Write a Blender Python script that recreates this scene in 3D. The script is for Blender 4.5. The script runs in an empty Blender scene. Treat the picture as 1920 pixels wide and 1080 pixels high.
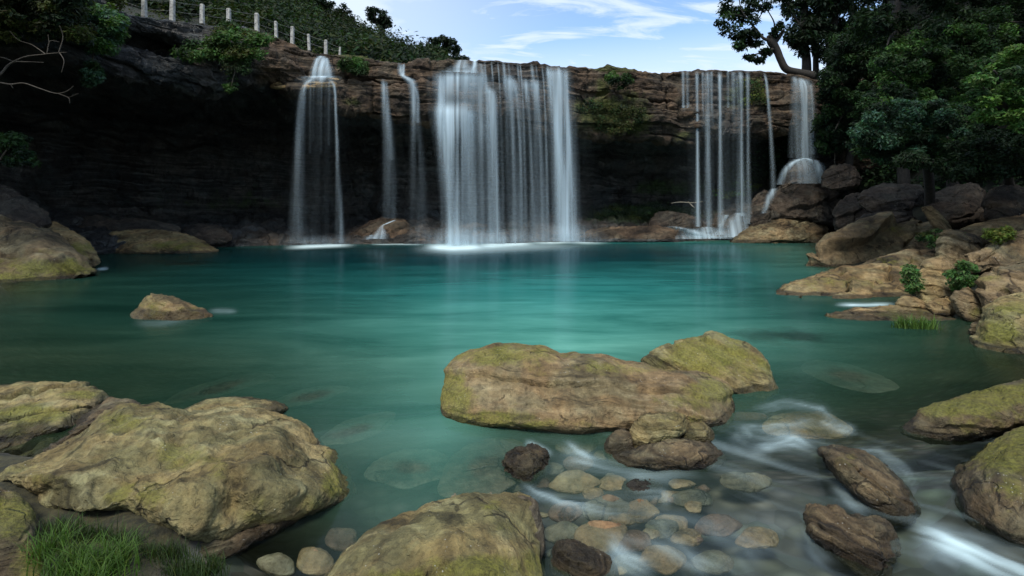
import bpy, math
import numpy as np
from mathutils import Vector

SC = bpy.context.scene
COL = SC.collection
CH = 1.8            # camera height above the pool
F0 = 960.0          # focal length in photo pixels
YH = 400.0          # horizon row


def P(px, py, Y):
    px = np.asarray(px, float); py = np.asarray(py, float); Y = np.asarray(Y, float)
    return np.stack(np.broadcast_arrays((px - 960) / F0 * Y, Y + 0 * px, CH - (py - YH) / F0 * Y), -1)


def sstep(a, b, x):
    t = np.clip((np.asarray(x, float) - a) / (b - a), 0, 1)
    return t * t * (3 - 2 * t)


def WZ(x, y):       # water level: the pool is 0, the outflow by the camera is a little lower
    return -0.10 * sstep(4.3, 3.2, y)


def Dw(py):         # distance of the waterline seen at row py
    Y = F0 * CH / (py - YH)
    for _ in range(6):
        Y = F0 * (CH - float(WZ(0, Y))) / (py - YH)
    return Y


# ------------------------------------------------------------------ noise
_r = np.random.RandomState(7)
_perm = np.concatenate([_r.permutation(256)] * 3)
_g = _r.normal(size=(256, 3)); _g /= np.linalg.norm(_g, axis=1)[:, None]


def pn(p):
    p = np.asarray(p, float)
    i = np.floor(p).astype(int); f = p - i; i &= 255
    u = f * f * f * (f * (f * 6 - 15) + 10)
    out = 0
    for dx in (0, 1):
        for dy in (0, 1):
            for dz in (0, 1):
                h = _perm[_perm[_perm[i[..., 0] + dx] + i[..., 1] + dy] + i[..., 2] + dz]
                g = _g[h]
                d = g[..., 0] * (f[..., 0] - dx) + g[..., 1] * (f[..., 1] - dy) + g[..., 2] * (f[..., 2] - dz)
                w = (u[..., 0] if dx else 1 - u[..., 0]) * (u[..., 1] if dy else 1 - u[..., 1]) * (u[..., 2] if dz else 1 - u[..., 2])
                out = out + w * d
    return out * 1.5


def fbm(p, o=4, g=.5):
    a, s, t = 1.0, 1.0, 0
    for k in range(o):
        t = t + a * pn(np.asarray(p) * s + 17.3 * k); a *= g; s *= 2.03
    return t


def ridged(p, o=4, g=.5):
    a, s, t = 1.0, 1.0, 0
    for k in range(o):
        t = t + a * (1 - 2 * np.abs(pn(np.asarray(p) * s + 9.1 * k))); a *= g; s *= 2.1
    return t * .5


def rnd1(i, seed=0):
    x = np.sin(np.asarray(i, float) * 127.1 + seed * 311.7) * 43758.5453
    return x - np.floor(x)


# ------------------------------------------------------------------ mesh and tags
def tag(o, label=None, cat=None, group=None, kind=None):
    if label: o['label'] = label
    if cat: o['category'] = cat
    if group: o['group'] = group
    if kind: o['kind'] = kind
    return o


def empty(name, loc, label, cat, group=None):
    o = bpy.data.objects.new(name, None); COL.objects.link(o)
    o.location = [float(c) for c in loc]; o.empty_display_size = .2
    return tag(o, label, cat, group)


def mk(name, v, f, mat, parent=None, attrs=None, smooth=True):
    """v (N,3) world points, f list of (M,3|4) index arrays -> ONE linked mesh object"""
    v = np.asarray(v, float).reshape(-1, 3)
    if not isinstance(f, (list, tuple)): f = [f]
    f = [np.asarray(a, int) for a in f if len(a)]
    if parent is not None: loc = np.array(parent.location)
    else: loc = np.array([v[:, 0].mean(), v[:, 1].mean(), v[:, 2].min()])
    me = bpy.data.meshes.new(name)
    me.vertices.add(len(v)); me.vertices.foreach_set('co', (v - loc).astype(np.float32).ravel())
    nl = sum(a.size for a in f); npg = sum(len(a) for a in f)
    me.loops.add(nl); me.polygons.add(npg)
    me.loops.foreach_set('vertex_index', np.concatenate([a.ravel() for a in f]).astype(np.int32))
    tot = np.concatenate([np.full(len(a), a.shape[1]) for a in f])
    me.polygons.foreach_set('loop_start', (np.cumsum(tot) - tot).astype(np.int32))
    me.polygons.foreach_set('use_smooth', np.full(npg, smooth))
    for k, a in (attrs or {}).items():
        a = np.asarray(a, np.float32)
        if a.ndim == 1:
            at = me.attributes.new(k, 'FLOAT', 'POINT'); at.data.foreach_set('value', a)
        else:
            at = me.attributes.new(k, 'FLOAT_VECTOR', 'POINT'); at.data.foreach_set('vector', a.ravel())
    me.update(calc_edges=True); me.validate()
    me.materials.append(mat)
    o = bpy.data.objects.new(name, me); COL.objects.link(o)
    if parent is not None: o.parent = parent
    else: o.location = [float(c) for c in loc]
    return o


def gridf(nu, nv, off=0, wrap=False):
    """quads of an (nu, nv) point grid"""
    i, j = np.meshgrid(np.arange(nu if wrap else nu - 1), np.arange(nv - 1), indexing='ij')
    i2 = (i + 1) % nu
    return np.stack([i * nv + j, i2 * nv + j, i2 * nv + j + 1, i * nv + j + 1], -1).reshape(-1, 4) + off


def gnormals(g, wrap=False):
    if wrap: du = np.roll(g, -1, 0) - np.roll(g, 1, 0)
    else: du = np.gradient(g, axis=0)
    dv = np.gradient(g, axis=1)
    n = np.cross(du, dv); l = np.linalg.norm(n, axis=-1, keepdims=True)
    return n / np.maximum(l, 1e-9)


def spline(pts, n, closed=False):
    """Catmull-Rom through pts (M,K), n samples uniform by arc length of the first two columns"""
    p = np.asarray(pts, float)
    if closed: q = np.concatenate([p[-1:], p, p[:2]])
    else: q = np.concatenate([2 * p[:1] - p[1:2], p, 2 * p[-1:] - p[-2:-1]])
    t = np.linspace(0, 1, 24, endpoint=False)[:, None]; o = []
    for k in range(len(q) - 3):
        a, b, c, d = q[k:k + 4]
        o.append(.5 * (2 * b + (c - a) * t + (2 * a - 5 * b + 4 * c - d) * t ** 2 + (3 * b - a - 3 * c + d) * t ** 3))
    o = np.concatenate(o + [p[:1] if closed else p[-1:]])
    s = np.concatenate([[0], np.cumsum(np.linalg.norm(np.diff(o[:, :2], axis=0), axis=1))])
    u = np.linspace(0, s[-1], n, endpoint=not closed)
    return np.stack([np.interp(u, s, o[:, k]) for k in range(o.shape[1])], -1)


def polyline(poly, n):
    p = np.asarray(poly, float); p = np.concatenate([p, p[:1]])
    a = np.concatenate([[0], np.cumsum(np.linalg.norm(np.diff(p, axis=0), axis=1))])
    u = np.linspace(0, a[-1], n, endpoint=False)
    return np.stack([np.interp(u, a, p[:, k]) for k in range(2)], -1)


def tube(path, rad, n=7):
    """tapered tube along path (M,3)"""
    p = np.asarray(path, float); rad = np.broadcast_to(rad, (len(p),))
    t = np.gradient(p, axis=0); t /= np.maximum(np.linalg.norm(t, axis=1), 1e-9)[:, None]
    up = np.where(np.abs(t[:, 2:3]) > .9, np.array([[1., 0, 0]]), np.array([[0., 0, 1]]))
    a = np.cross(t, up); a /= np.linalg.norm(a, axis=1)[:, None]; b = np.cross(t, a)
    th = np.linspace(0, 2 * np.pi, n, endpoint=False)
    g = p[None] + rad[None, :, None] * (np.cos(th)[:, None, None] * a[None] + np.sin(th)[:, None, None] * b[None])
    v = g.reshape(-1, 3); m = len(p)
    f = gridf(n, m, 0, True)
    v = np.concatenate([v, p[:1], p[-1:]]); i = np.arange(n); j = (i + 1) % n
    caps = np.concatenate([np.stack([j * m, i * m, np.full(n, n * m)], -1), np.stack([i * m + m - 1, j * m + m - 1, np.full(n, n * m + 1)], -1)])
    return v, f, caps


class MB:
    """collects pieces of ONE mesh"""
    def __init__(s): s.v, s.q, s.t, s.n, s.a = [], [], [], 0, {}
    def add(s, v, f, caps=None, **attrs):
        v = np.asarray(v, float).reshape(-1, 3)
        s.v.append(v); f = np.asarray(f)
        (s.q if f.shape[1] == 4 else s.t).append(f + s.n)
        if caps is not None: s.t.append(np.asarray(caps) + s.n)
        for k, a in attrs.items(): s.a.setdefault(k, []).append(np.asarray(a))
        s.n += len(v)
    def build(s, name, mat, parent=None, smooth=True):
        fs = ([np.concatenate(s.q)] if s.q else []) + ([np.concatenate(s.t)] if s.t else [])
        return mk(name, np.concatenate(s.v), fs, mat, parent, {k: np.concatenate(a) for k, a in s.a.items()}, smooth)


# ------------------------------------------------------------------ materials
class NT:
    def __init__(s, name):
        s.m = bpy.data.materials.new(name); s.m.use_nodes = True
        s.t = s.m.node_tree; s.t.nodes.clear()
    def n(s, ty, ins=None, **props):
        nd = s.t.nodes.new(ty)
        for k, v in props.items(): setattr(nd, k, v)
        for k, v in (ins or {}).items(): s.put(nd.inputs[k], v)
        return nd
    def put(s, sock, v):
        if hasattr(v, 'links') and hasattr(v, 'is_output'): s.t.links.new(v, sock)
        elif hasattr(v, 'outputs'): s.t.links.new(v.outputs[0], sock)
        else:
            if sock.type == 'RGBA' and len(v) == 3: v = (*v, 1)
            sock.default_value = v
    def math(s, op, a, b=0.0, c=0.0, clamp=False):
        nd = s.n('ShaderNodeMath', {0: a, 1: b, 2: c}, operation=op, use_clamp=clamp); return nd.outputs[0]
    def mix(s, f, a, b, mode='MIX'):
        nd = s.n('ShaderNodeMix', None, data_type='RGBA', blend_type=mode)
        s.put(nd.inputs[0], f); s.put(nd.inputs[6], a); s.put(nd.inputs[7], b); return nd.outputs[2]
    def mapr(s, v, a, b, c=0.0, d=1.0, smooth=True):
        nd = s.n('ShaderNodeMapRange', {0: v, 1: a, 2: b, 3: c, 4: d}, interpolation_type='SMOOTHSTEP' if smooth else 'LINEAR'); return nd.outputs[0]
    def noise(s, vec, scale, detail=5, rough=.55, dist=0.0):
        nd = s.n('ShaderNodeTexNoise', {'Vector': vec, 'Scale': scale, 'Detail': detail, 'Roughness': rough, 'Distortion': dist}); return nd.outputs[0]
    def attr(s, name, out=2): return s.n('ShaderNodeAttribute', None, attribute_name=name).outputs[out]
    def pos(s): return s.n('ShaderNodeNewGeometry').outputs['Position']
    def out(s, sh): s.n('ShaderNodeOutputMaterial', {'Surface': sh}); return s.m


def rock_mat(name, dark, mid, light, moss=(.175, .172, .024), sc=1.0, flecks=True, wetk=.38, bump=1.0, mossy=1.0, lines=18.0, hazetint=(1, 1, 1)):
    k = NT(name); pos = k.pos()
    st = k.attr('strat')
    sx = k.n('ShaderNodeSeparateXYZ', {0: pos})
    lay = k.n('ShaderNodeCombineXYZ', {0: k.math('MULTIPLY', sx.outputs[0], .7), 1: k.math('MULTIPLY', sx.outputs[1], .7), 2: k.math('MULTIPLY', st, lines)})
    n1 = k.noise(pos, 1.4 * sc, 8, .62)
    n2 = k.noise(pos, 11 * sc, 8, .68)
    n3 = k.noise(lay, 1.6 * sc, 7, .6, .4)
    n4 = k.noise(pos, 3.6 * sc, 8, .66)
    n5 = k.noise(pos, 46 * sc, 4, .6)
    c = k.mix(k.mapr(n1, .35, .66), dark, mid)
    c = k.mix(k.math('MULTIPLY', k.mapr(n3, .46, .66), .75), c, light)
    c = k.mix(k.mapr(n4, .56, .72, 0, .55), c, [x * .62 for x in dark])
    c = k.mix(1.0, c, k.mix(k.mapr(k.noise(pos, 2.3 * sc, 6, .6, .5), .40, .62), (1.06, .95, .87), (.94, 1.0, 1.0)), 'MULTIPLY')
    c = k.mix(k.math('MULTIPLY', k.mapr(k.noise(pos, 1.1 * sc, 9, .7, .8), .50, .62), .5), c, k.mix(1.0, c, (.62, .64, .70), 'MULTIPLY'))
    wv = k.n('ShaderNodeVectorMath', {0: pos, 1: k.n('ShaderNodeVectorMath', {0: k.n('ShaderNodeTexNoise', {'Vector': pos, 'Scale': 3.2 * sc, 'Detail': 5}).outputs['Color'], 3: .42 / sc}, operation='SCALE').outputs[0]}, operation='ADD').outputs[0]
    ve = k.n('ShaderNodeTexVoronoi', {'Vector': wv, 'Scale': 1.5 * sc}, feature='DISTANCE_TO_EDGE').outputs[0]
    cmask = k.mapr(k.noise(pos, 1.7 * sc, 3), .47, .56)
    crk = k.mapr(k.math('ADD', ve, k.math('SUBTRACT', .04, k.math('MULTIPLY', cmask, .04))), .0, .022)
    c = k.mix(1.0, c, k.mix(crk, (.34, .32, .30), (1, 1, 1)), 'MULTIPLY')
    sp = k.mapr(n2, .3, .72, .38, 1.42, False)
    c = k.mix(1.0, c, k.n('ShaderNodeCombineXYZ', {0: sp, 1: sp, 2: sp}).outputs[0], 'MULTIPLY')
    cr = k.mapr(n3, .36, .43, .45, 1.0)          # dark bedding lines
    c = k.mix(1.0, c, k.n('ShaderNodeCombineXYZ', {0: cr, 1: cr, 2: cr}).outputs[0], 'MULTIPLY')
    ma = k.attr('moss')
    mm = k.math('ADD', k.math('MULTIPLY', ma, 1.15), k.math('MULTIPLY', k.math('SUBTRACT', n4, .5), 2.0))
    mm = k.math('ADD', mm, k.math('MULTIPLY', k.math('SUBTRACT', n2, .5), 1.1))
    mm = k.math('MULTIPLY', k.mapr(mm, .32, .95), .68 * mossy)
    mc = k.mix(k.mapr(n5, .3, .7), [x * .55 for x in moss], [x * 1.35 for x in moss])
    c = k.mix(mm, c, mc)
    if flecks:
        vo = k.n('ShaderNodeTexVoronoi', {'Vector': pos, 'Scale': 38 * sc}).outputs[0]
        fl = k.math('MULTIPLY', k.mapr(vo, .17, .10), k.mapr(k.noise(pos, 5 * sc, 3), .56, .66))
        c = k.mix(k.math('MULTIPLY', fl, .8), c, (.55, .53, .45))
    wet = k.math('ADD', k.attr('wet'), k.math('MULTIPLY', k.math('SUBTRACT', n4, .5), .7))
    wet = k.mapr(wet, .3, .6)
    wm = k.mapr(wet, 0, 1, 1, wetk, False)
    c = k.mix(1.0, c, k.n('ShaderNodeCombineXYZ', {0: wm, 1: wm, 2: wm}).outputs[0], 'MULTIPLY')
    c = k.mix(1.0, c, k.mix(wet, (1, 1, 1), hazetint), 'MULTIPLY')  # multiplies a painted haze tint into the wet areas
    n6 = k.noise(pos, 4.5 * sc, 12, .72, .3)
    pit = k.mapr(k.noise(pos, 15 * sc, 5, .6, 1.2), .30, .42, -.5, 0)
    h = k.math('ADD', k.math('MULTIPLY', n2, .9), k.math('ADD', k.math('MULTIPLY', n3, 1.0), k.math('MULTIPLY', n5, .34)))
    h = k.math('ADD', k.math('MULTIPLY', n6, 1.5), k.math('ADD', h, k.math('ADD', k.math('MULTIPLY', crk, .5), k.math('MULTIPLY', pit, .6))))
    bp = k.n('ShaderNodeBump', {'Strength': .9 * bump, 'Distance': .06 / sc, 'Height': h})
    b = k.n('ShaderNodeBsdfPrincipled', {'Base Color': c, 'Roughness': k.mapr(wet, 0, 1, .88, .32, False), 'Normal': bp})
    b.inputs['Specular IOR Level'].default_value = .35
    return k.out(b)


M_BOULDER = rock_mat('boulder_stone', (.135, .108, .045), (.305, .252, .108), (.43, .37, .185))
M_BOULDER_PINK = rock_mat('layered_stone', (.15, .105, .048), (.31, .228, .115), (.42, .325, .18))
M_BOULDER_BROWN = rock_mat('brown_stone', (.065, .048, .026), (.145, .108, .058), (.245, .195, .11))
M_WETROCK = rock_mat('wet_brown_stone', (.050, .038, .024), (.105, .080, .050), (.20, .165, .11), flecks=False)
M_BANK = rock_mat('bank_stone', (.095, .070, .036), (.225, .17, .09), (.36, .285, .16), sc=.45)
M_DARKBANK = rock_mat('shaded_bank_stone', (.028, .023, .018), (.062, .050, .038), (.115, .094, .070), sc=.35)  # darker bank stone, with the bank's deep shade put into its base colour
M_TAN = rock_mat('tan_slab_stone', (.15, .105, .045), (.33, .24, .11), (.44, .335, .17), sc=.5)
M_CLIFF = rock_mat('cliff_sandstone', (.040, .029, .020), (.112, .082, .054), (.22, .160, .105), moss=(.075, .095, .016), sc=.30, flecks=False, wetk=.85, bump=1.2, hazetint=(.74, 1.05, 1.55))  # cool last tint paints the cave's bluish mist haze into the wet colour
M_SUNK = rock_mat('submerged_stone', (.17, .105, .05), (.34, .22, .115), (.46, .33, .19), sc=1.0, flecks=False, wetk=.85, lines=3.0, bump=.6)


def leaf_mat(name, gloss=.16, trans=.25):
    k = NT(name)
    t = k.n('ShaderNodeAttribute', None, attribute_name='tint').outputs['Vector']
    r = k.n('ShaderNodeBsdfPrincipled', {'Base Color': t, 'Roughness': .6})
    r.inputs['Specular IOR Level'].default_value = gloss
    tr = k.n('ShaderNodeBsdfTranslucent', {'Color': k.mix(1.0, t, (1.25, 1.35, .6), 'MULTIPLY')})
    return k.out(k.n('ShaderNodeMixShader', {0: trans, 1: r, 2: tr}))


M_LEAF = leaf_mat('leaves')
M_GRASS = leaf_mat('grass_blades', .3, .35)


def plain(name, c1, c2, scale=6, rough=.85, bump=.5):
    k = NT(name); pos = k.pos()
    n = k.noise(pos, scale, 7, .65); n2 = k.noise(pos, scale * 6, 4, .6)
    c = k.mix(k.mapr(n, .35, .65), c1, c2)
    b = k.n('ShaderNodeBump', {'Strength': bump, 'Distance': .03, 'Height': k.math('ADD', n, k.math('MULTIPLY', n2, .4))})
    return k.out(k.n('ShaderNodeBsdfPrincipled', {'Base Color': c, 'Roughness': rough, 'Normal': b}))


M_BARK = plain('bark', (.012, .010, .008), (.034, .028, .021), 9)
M_TWIG = plain('bare_wood', (.045, .036, .027), (.095, .078, .058), 14)
M_POST = plain('white_concrete', (.22, .21, .19), (.46, .45, .41), 7)
M_WIRE = plain('fence_wire', (.12, .12, .12), (.2, .2, .2), 5, .5)
M_SOIL = plain('forest_floor', (.006, .008, .004), (.016, .018, .009), 1.2)
M_DRIFT = plain('bleached_wood', (.3, .26, .19), (.5, .45, .34), 8)


M_SUNKGREY = rock_mat('submerged_grey_stone', (.10, .085, .055), (.20, .165, .11), (.30, .26, .18), flecks=False, wetk=.85, lines=3.0, bump=.6)
M_SUNKPALE = rock_mat('submerged_pale_stone', (.24, .22, .15), (.40, .38, .28), (.50, .47, .36), flecks=False, wetk=.85, lines=3.0, bump=.6)
M_SUNKRED = rock_mat('submerged_red_stone', (.09, .05, .032), (.17, .095, .06), (.25, .15, .10), flecks=False, wetk=.85, lines=3.0, bump=.6)


def bed_mat():
    k = NT('river_bed'); pos = k.pos()
    v = k.n('ShaderNodeTexVoronoi', {'Vector': pos, 'Scale': 5.5, 'Randomness': 1.0})
    n = k.noise(pos, .8, 6, .6)
    c = k.mix(k.mapr(n, .35, .65), (.035, .034, .022), (.10, .08, .05))
    cc = k.n('ShaderNodeHueSaturation', {'Saturation': .25, 'Value': .35, 'Color': v.outputs['Color']})
    c = k.mix(.22, c, cc)
    c = k.mix(1.0, c, k.mix(k.mapr(v.outputs['Distance'], .1, .6), (1.2, 1.2, 1.2), (.5, .5, .5)), 'MULTIPLY')
    up = k.mapr(k.n('ShaderNodeSeparateXYZ', {0: pos}).outputs[2], -.02, .06)
    c = k.mix(up, c, k.mix(k.mapr(k.noise(pos, 9, 9, .75), .38, .64), (.012, .012, .005), (.055, .048, .018)))
    b = k.n('ShaderNodeBump', {'Strength': .8, 'Distance': .05, 'Height': k.mix(up, k.math('MULTIPLY', v.outputs['Distance'], -1.0), k.noise(pos, 8, 6, .7))})
    return k.out(k.n('ShaderNodeBsdfPrincipled', {'Base Color': c, 'Roughness': .95, 'Normal': b}))


def water_mat():
    k = NT('pool_water'); pos = k.pos()
    tint = k.n('ShaderNodeAttribute', None, attribute_name='tint').outputs['Vector']
    op = k.attr('opac'); fo = k.attr('foam')
    mp = k.n('ShaderNodeMapping', {'Vector': pos, 'Rotation': (0, 0, .12), 'Scale': (.35, 1.1, 1)})
    n1 = k.noise(mp, .9, 6, .6, .6)
    mp2 = k.n('ShaderNodeMapping', {'Vector': pos, 'Rotation': (0, 0, -.1), 'Scale': (1.0, 3.2, 1)})
    n2 = k.noise(mp2, 1.6, 5, .55)
    v = k.math('ADD', k.mapr(n1, .3, .7, .62, 1.25, False), k.mapr(n2, .3, .7, -.06, .06, False))
    c = k.mix(1.0, tint, k.n('ShaderNodeCombineXYZ', {0: k.math('POWER', v, 1.6), 1: v, 2: v}).outputs[0], 'MULTIPLY')
    bp = k.n('ShaderNodeBump', {'Strength': .08, 'Distance': .06, 'Height': k.math('ADD', n2, n1)})
    body = k.n('ShaderNodeBsdfDiffuse', {'Color': c})
    clear = k.n('ShaderNodeBsdfTransparent', {'Color': (.86, .95, .92, 1)})
    under = k.n('ShaderNodeMixShader', {0: op, 1: clear, 2: body})
    gl = k.n('ShaderNodeBsdfGlossy', {'Color': (.9, .95, 1, 1), 'Roughness': .15, 'Normal': bp})
    fr = k.n('ShaderNodeFresnel', {'IOR': 1.33, 'Normal': bp})
    w = k.n('ShaderNodeMixShader', {0: k.math('MULTIPLY', fr, .36), 1: under, 2: gl})
    fd = k.n('ShaderNodeBsdfDiffuse', {'Color': (.66, .84, .86, 1)})
    fm = k.math('MULTIPLY', fo, k.mapr(n2, .25, .75, .7, 1.15, False), clamp=True)
    return k.out(k.n('ShaderNodeMixShader', {0: fm, 1: w, 2: fd}))


def fall_mat():
    k = NT('falling_water')
    fl = k.n('ShaderNodeAttribute', None, attribute_name='flow').outputs['Vector']
    d = k.attr('dens')
    mp = k.n('ShaderNodeMapping', {'Vector': fl, 'Scale': (3.5, .06, 1)})
    mp2 = k.n('ShaderNodeMapping', {'Vector': fl, 'Scale': (2.6, .16, 1)})
    s = k.math('ADD', k.mapr(k.noise(mp, 1.0, 2, .5), .3, .7, .40, 1.45, False), k.mapr(k.noise(mp2, 1.0, 2, .5), .3, .7, -.38, .30, False))
    a = k.math('MULTIPLY', k.math('MULTIPLY', d, s), .62, clamp=True)
    df = k.n('ShaderNodeBsdfDiffuse', {'Color': (.70, .86, .95, 1)})
    tl = k.n('ShaderNodeBsdfTranslucent', {'Color': (.70, .86, .95, 1)})
    w = k.n('ShaderNodeMixShader', {0: .3, 1: df, 2: tl})
    return k.out(k.n('ShaderNodeMixShader', {0: a, 1: k.n('ShaderNodeBsdfTransparent'), 2: w}))


M_BED = bed_mat(); M_WATER = water_mat(); M_FALL = fall_mat()

# ------------------------------------------------------------------ ground height
_ry = [-30, 0, 2.4, 3.6, 4.6, 6, 7, 9, 12, 17.5, 24, 31, 36, 60]
_rx = [6, 3.6, 3.0, 3.3, 5.6, 6.6, 7.6, 9.0, 9.8, 11.2, 15, 19.5, 23, 40]
_ly = [-30, 0, 2.2, 2.9, 3.5, 4.4, 6, 9, 12, 16, 25, 29, 36, 60]
_lx = [-4, -1.7, -1.55, -1.7, -2.5, -5.5, -8.5, -11, -12.4, -15.2, -20.5, -18, -16, -15]


def GH(x, y):
    x = np.asarray(x, float); y = np.asarray(y, float)
    xr = np.interp(y, _ry, _rx); xl = np.interp(y, _ly, _lx)
    deep = np.interp(y, [-20, 2, 4, 6, 9, 14, 22, 30, 33], [.4, .27, .32, .90, 1.7, 2.6, 3.9, 3.2, 1.6])
    deep = deep + .45 * sstep(.1, -.7, x) * sstep(6.5, 4, y) * sstep(2.4, 3.4, y)
    e = np.minimum(xr - x, x - xl)
    sh = 1 - np.exp(-np.maximum(e, 0) / (.25 + .14 * np.maximum(y, 0)))
    z = np.where(e > 0, -.05 - deep * sh, .16 * -e)
    lim = np.where(x < 0, np.where(y < 6, .08, .25), np.interp(y, [0, 4, 8, 14, 30], [.05, .1, .45, .9, 1.6]))
    z = np.minimum(z, lim)
    far = sstep(48, 70, np.hypot(x, y))
    z = z * (1 - far) + 3 * far
    return z + .06 * fbm(np.stack([x, y, 0 * x], -1) * .9, 3)


def axis(dense, lo, hi, far):
    a = np.linspace(lo, hi, dense); s = a[1] - a[0]; l, r = [lo], [hi]
    while r[-1] < far: s *= 1.25; r.append(r[-1] + s); l.append(l[-1] - s)
    return np.concatenate([l[:0:-1], a, r[1:]])


gx = axis(300, -18, 18, 420); gy = axis(300, 0, 36, 420)
GX, GY = np.meshgrid(gx, gy, indexing='ij')
gv = np.stack([GX, GY, GH(GX, GY)], -1)
tag(mk('ground', gv, gridf(len(gx), len(gy)), M_BED), kind='structure')

# ------------------------------------------------------------------ water sheet
pxs = np.linspace(-500, 2420, 560)
pys = np.concatenate([np.array([437.5, 440, 442.5, 445]), np.linspace(447, 480, 40), np.linspace(482, 1120, 200), [1200, 1400, 1800, 2800]])


def wrow(py):
    return Dw(py)


Yr = np.array([wrow(p) for p in pys])
WX = (pxs[:, None] - 960) / F0 * Yr[None]; WY = np.broadcast_to(Yr[None], WX.shape).copy()
PX = np.broadcast_to(pxs[:, None], WX.shape); PY = np.broadcast_to(pys[None], WX.shape)
WZz = WZ(WX, WY) + 0


def seg_dist(px, py, a, b):
    d = np.array(b[:2], float) - np.array(a[:2], float); L = (d ** 2).sum()
    t = np.clip(((px - a[0]) * d[0] + (py - a[1]) * d[1]) / max(L, 1e-6), 0, 1)
    return np.hypot(px - a[0] - t * d[0], py - a[1] - t * d[1]), t, np.sign((px - a[0]) * d[1] - (py - a[1]) * d[0])


FOAM = [  # (points, width, strength, aspect: how much wider along x)
    ([(525, 465), (580, 462), (625, 460), (672, 459)], 3.4, 1.0),
    ([(690, 457.5), (740, 456.5), (805, 457)], 2.0, .8),
    ([(790, 462), (850, 464), (925, 461)], 4.6, 1.1), ([(870, 463), (960, 457), (1010, 454)], 4.2, 1.0), ([(760, 466), (860, 469), (1000, 462), (1150, 457)], 7, .45),
    ([(970, 455), (1070, 452), (1150, 452)], 4.6, 1.1),
    ([(1270, 446.5), (1330, 446.5), (1395, 446)], 2.2, 1.0),
    ([(1378, 797), (1420, 806), (1470, 800), (1545, 790)], 11, .36),
    ([(1405, 842), (1450, 832), (1490, 826), (1545, 848)], 15, .38), ([(1380, 800), (1402, 832), (1455, 850)], 26, .3),
    ([(1692, 984), (1745, 1002), (1810, 1030), (1890, 1066), (1970, 1100), (2100, 1160)], 20, .8),
    ([(1705, 1000), (1790, 1050), (1860, 1100)], 32, .22),
    ([(968, 902), (1002, 926), (1050, 944), (1120, 952), (1205, 962)], 9, .36),
    ([(1032, 856), (1090, 862), (1150, 878), (1250, 890), (1335, 884)], 13, .34),
    ([(1052, 826), (1084, 850), (1130, 866)], 9, .3), ([(980, 826), (1010, 840), (1040, 856)], 6, .4),
    ([(1130, 1012), (1172, 1050), (1240, 1085)], 18, .3), ([(1530, 790), (1580, 800), (1610, 812)], 8, .45),
    ([(1400, 770), (1470, 758), (1540, 768), (1590, 800)], 10, .25), ([(1585, 842), (1650, 845), (1700, 885), (1730, 950)], 11, .22),
    ([(1560, 900), (1600, 945), (1650, 970)], 16, .18), ([(1500, 985), (1530, 1030), (1580, 1075)], 20, .22),
    ([(385, 584), (420, 583), (450, 584)], 4, .12), ([(240, 606), (300, 606), (380, 596)], 6, .07),
    ([(1560, 571), (1620, 572), (1690, 570)], 2.5, .7), ([(180, 505), (205, 503)], 2, .5),
    ([(1180, 925), (1240, 925), (1260, 950)], 10, .2), ([(1300, 1000), (1380, 1030), (1420, 1090)], 40, .16),
    ([(1205, 985), (1280, 1040), (1340, 1090)], 22, .2),
]
foam = np.zeros(WX.shape)
warp = 6 * fbm(np.stack([WX * 3, WY * 3, 0 * WX], -1), 3)
for pts, w, s in FOAM:
    d = np.full(WX.shape, 1e9)
    sg_ = np.zeros(WX.shape); tp = np.zeros(WX.shape); ns = len(pts) - 1
    for i_, (a, b) in enumerate(zip(pts[:-1], pts[1:])):
        dd_, t_, g_ = seg_dist(PX, PY + (warp if w > 7 else 0), a, b)
        k_ = dd_ < d; d = np.where(k_, dd_, d); sg_ = np.where(k_, g_, sg_); tp = np.where(k_, (i_ + t_) / ns, tp)
    thr = 1.0
    if w > 7.5:
        thr = np.clip(.62 + .95 * fbm(np.stack([tp * 1.6 + w * 7.1, sg_ * d / w * 1.25, 0 * tp + s * 9], -1), 2), .1, 1.4)
    tp = sstep(0, .3, tp) * sstep(1, .6, tp) if w > 5 else sstep(0, .35, tp) * sstep(1, .65, tp)
    if w > 5: s = s * .75
    ff = s * np.exp(-(d / w) ** 2) * tp * thr
    foam = np.maximum(foam, ff) if s > .55 else foam + ff
foam = np.clip(foam * (1 + (PY > 500) * .5 * fbm(np.stack([WX * 2, WY * 2, 0 * WX], -1), 3)), 0, 1)
WZz = WZz + .02 * foam * (WY < 8)
_c, _s = math.cos(.5), math.sin(.5)
_u, _v = (WX * _c - WY * _s), (WX * _s + WY * _c)
_u = _u + .3 * pn(np.stack([WX * .8, WY * .8, 0 * WX], -1)); _v = _v + .3 * pn(np.stack([WX * .7, WY * .7, 4 + 0 * WX], -1))
_st = np.clip(fbm(np.stack([_u * .9, _v * 5.5, 0 * WX], -1), 4), 0, 1)
foam = np.clip(foam + .11 * _st * sstep(960, 1150, PX) * sstep(770, 830, PY), 0, 1)
dep = np.maximum(WZz - GH(WX, WY), 0)
SLABS = [
    ('large pale sunken slab seen through turquoise water left of the long boulder', 770, 880, 84, 34, -.05, -.18),
    ('big brown sunken boulder below the left end of the long boulder', 915, 876, 96, 54, -.35, -.03),
    ('pale sunken slab streak nearest the tip of the huge boulder', 668, 806, 84, 20, -.3, -.26),
    ('pale sunken slab streak farther out beyond the huge boulder', 582, 744, 68, 15, -.2, -.26),
    ('long dim sunken slab beyond the left boulders', 410, 728, 110, 15, -.25, -.34),
    ('wide sunken sandbar of rock off the right bank', 1470, 630, 170, 20, .05, -.22),
    ('dim sunken rock between the long boulder and the green wedge', 1590, 706, 100, 22, .2, -.26),
    ('brown sunken rock in front of the long low pale boulder', 350, 494, 80, 4.5, 0, -.10)]
dep0 = dep
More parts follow.
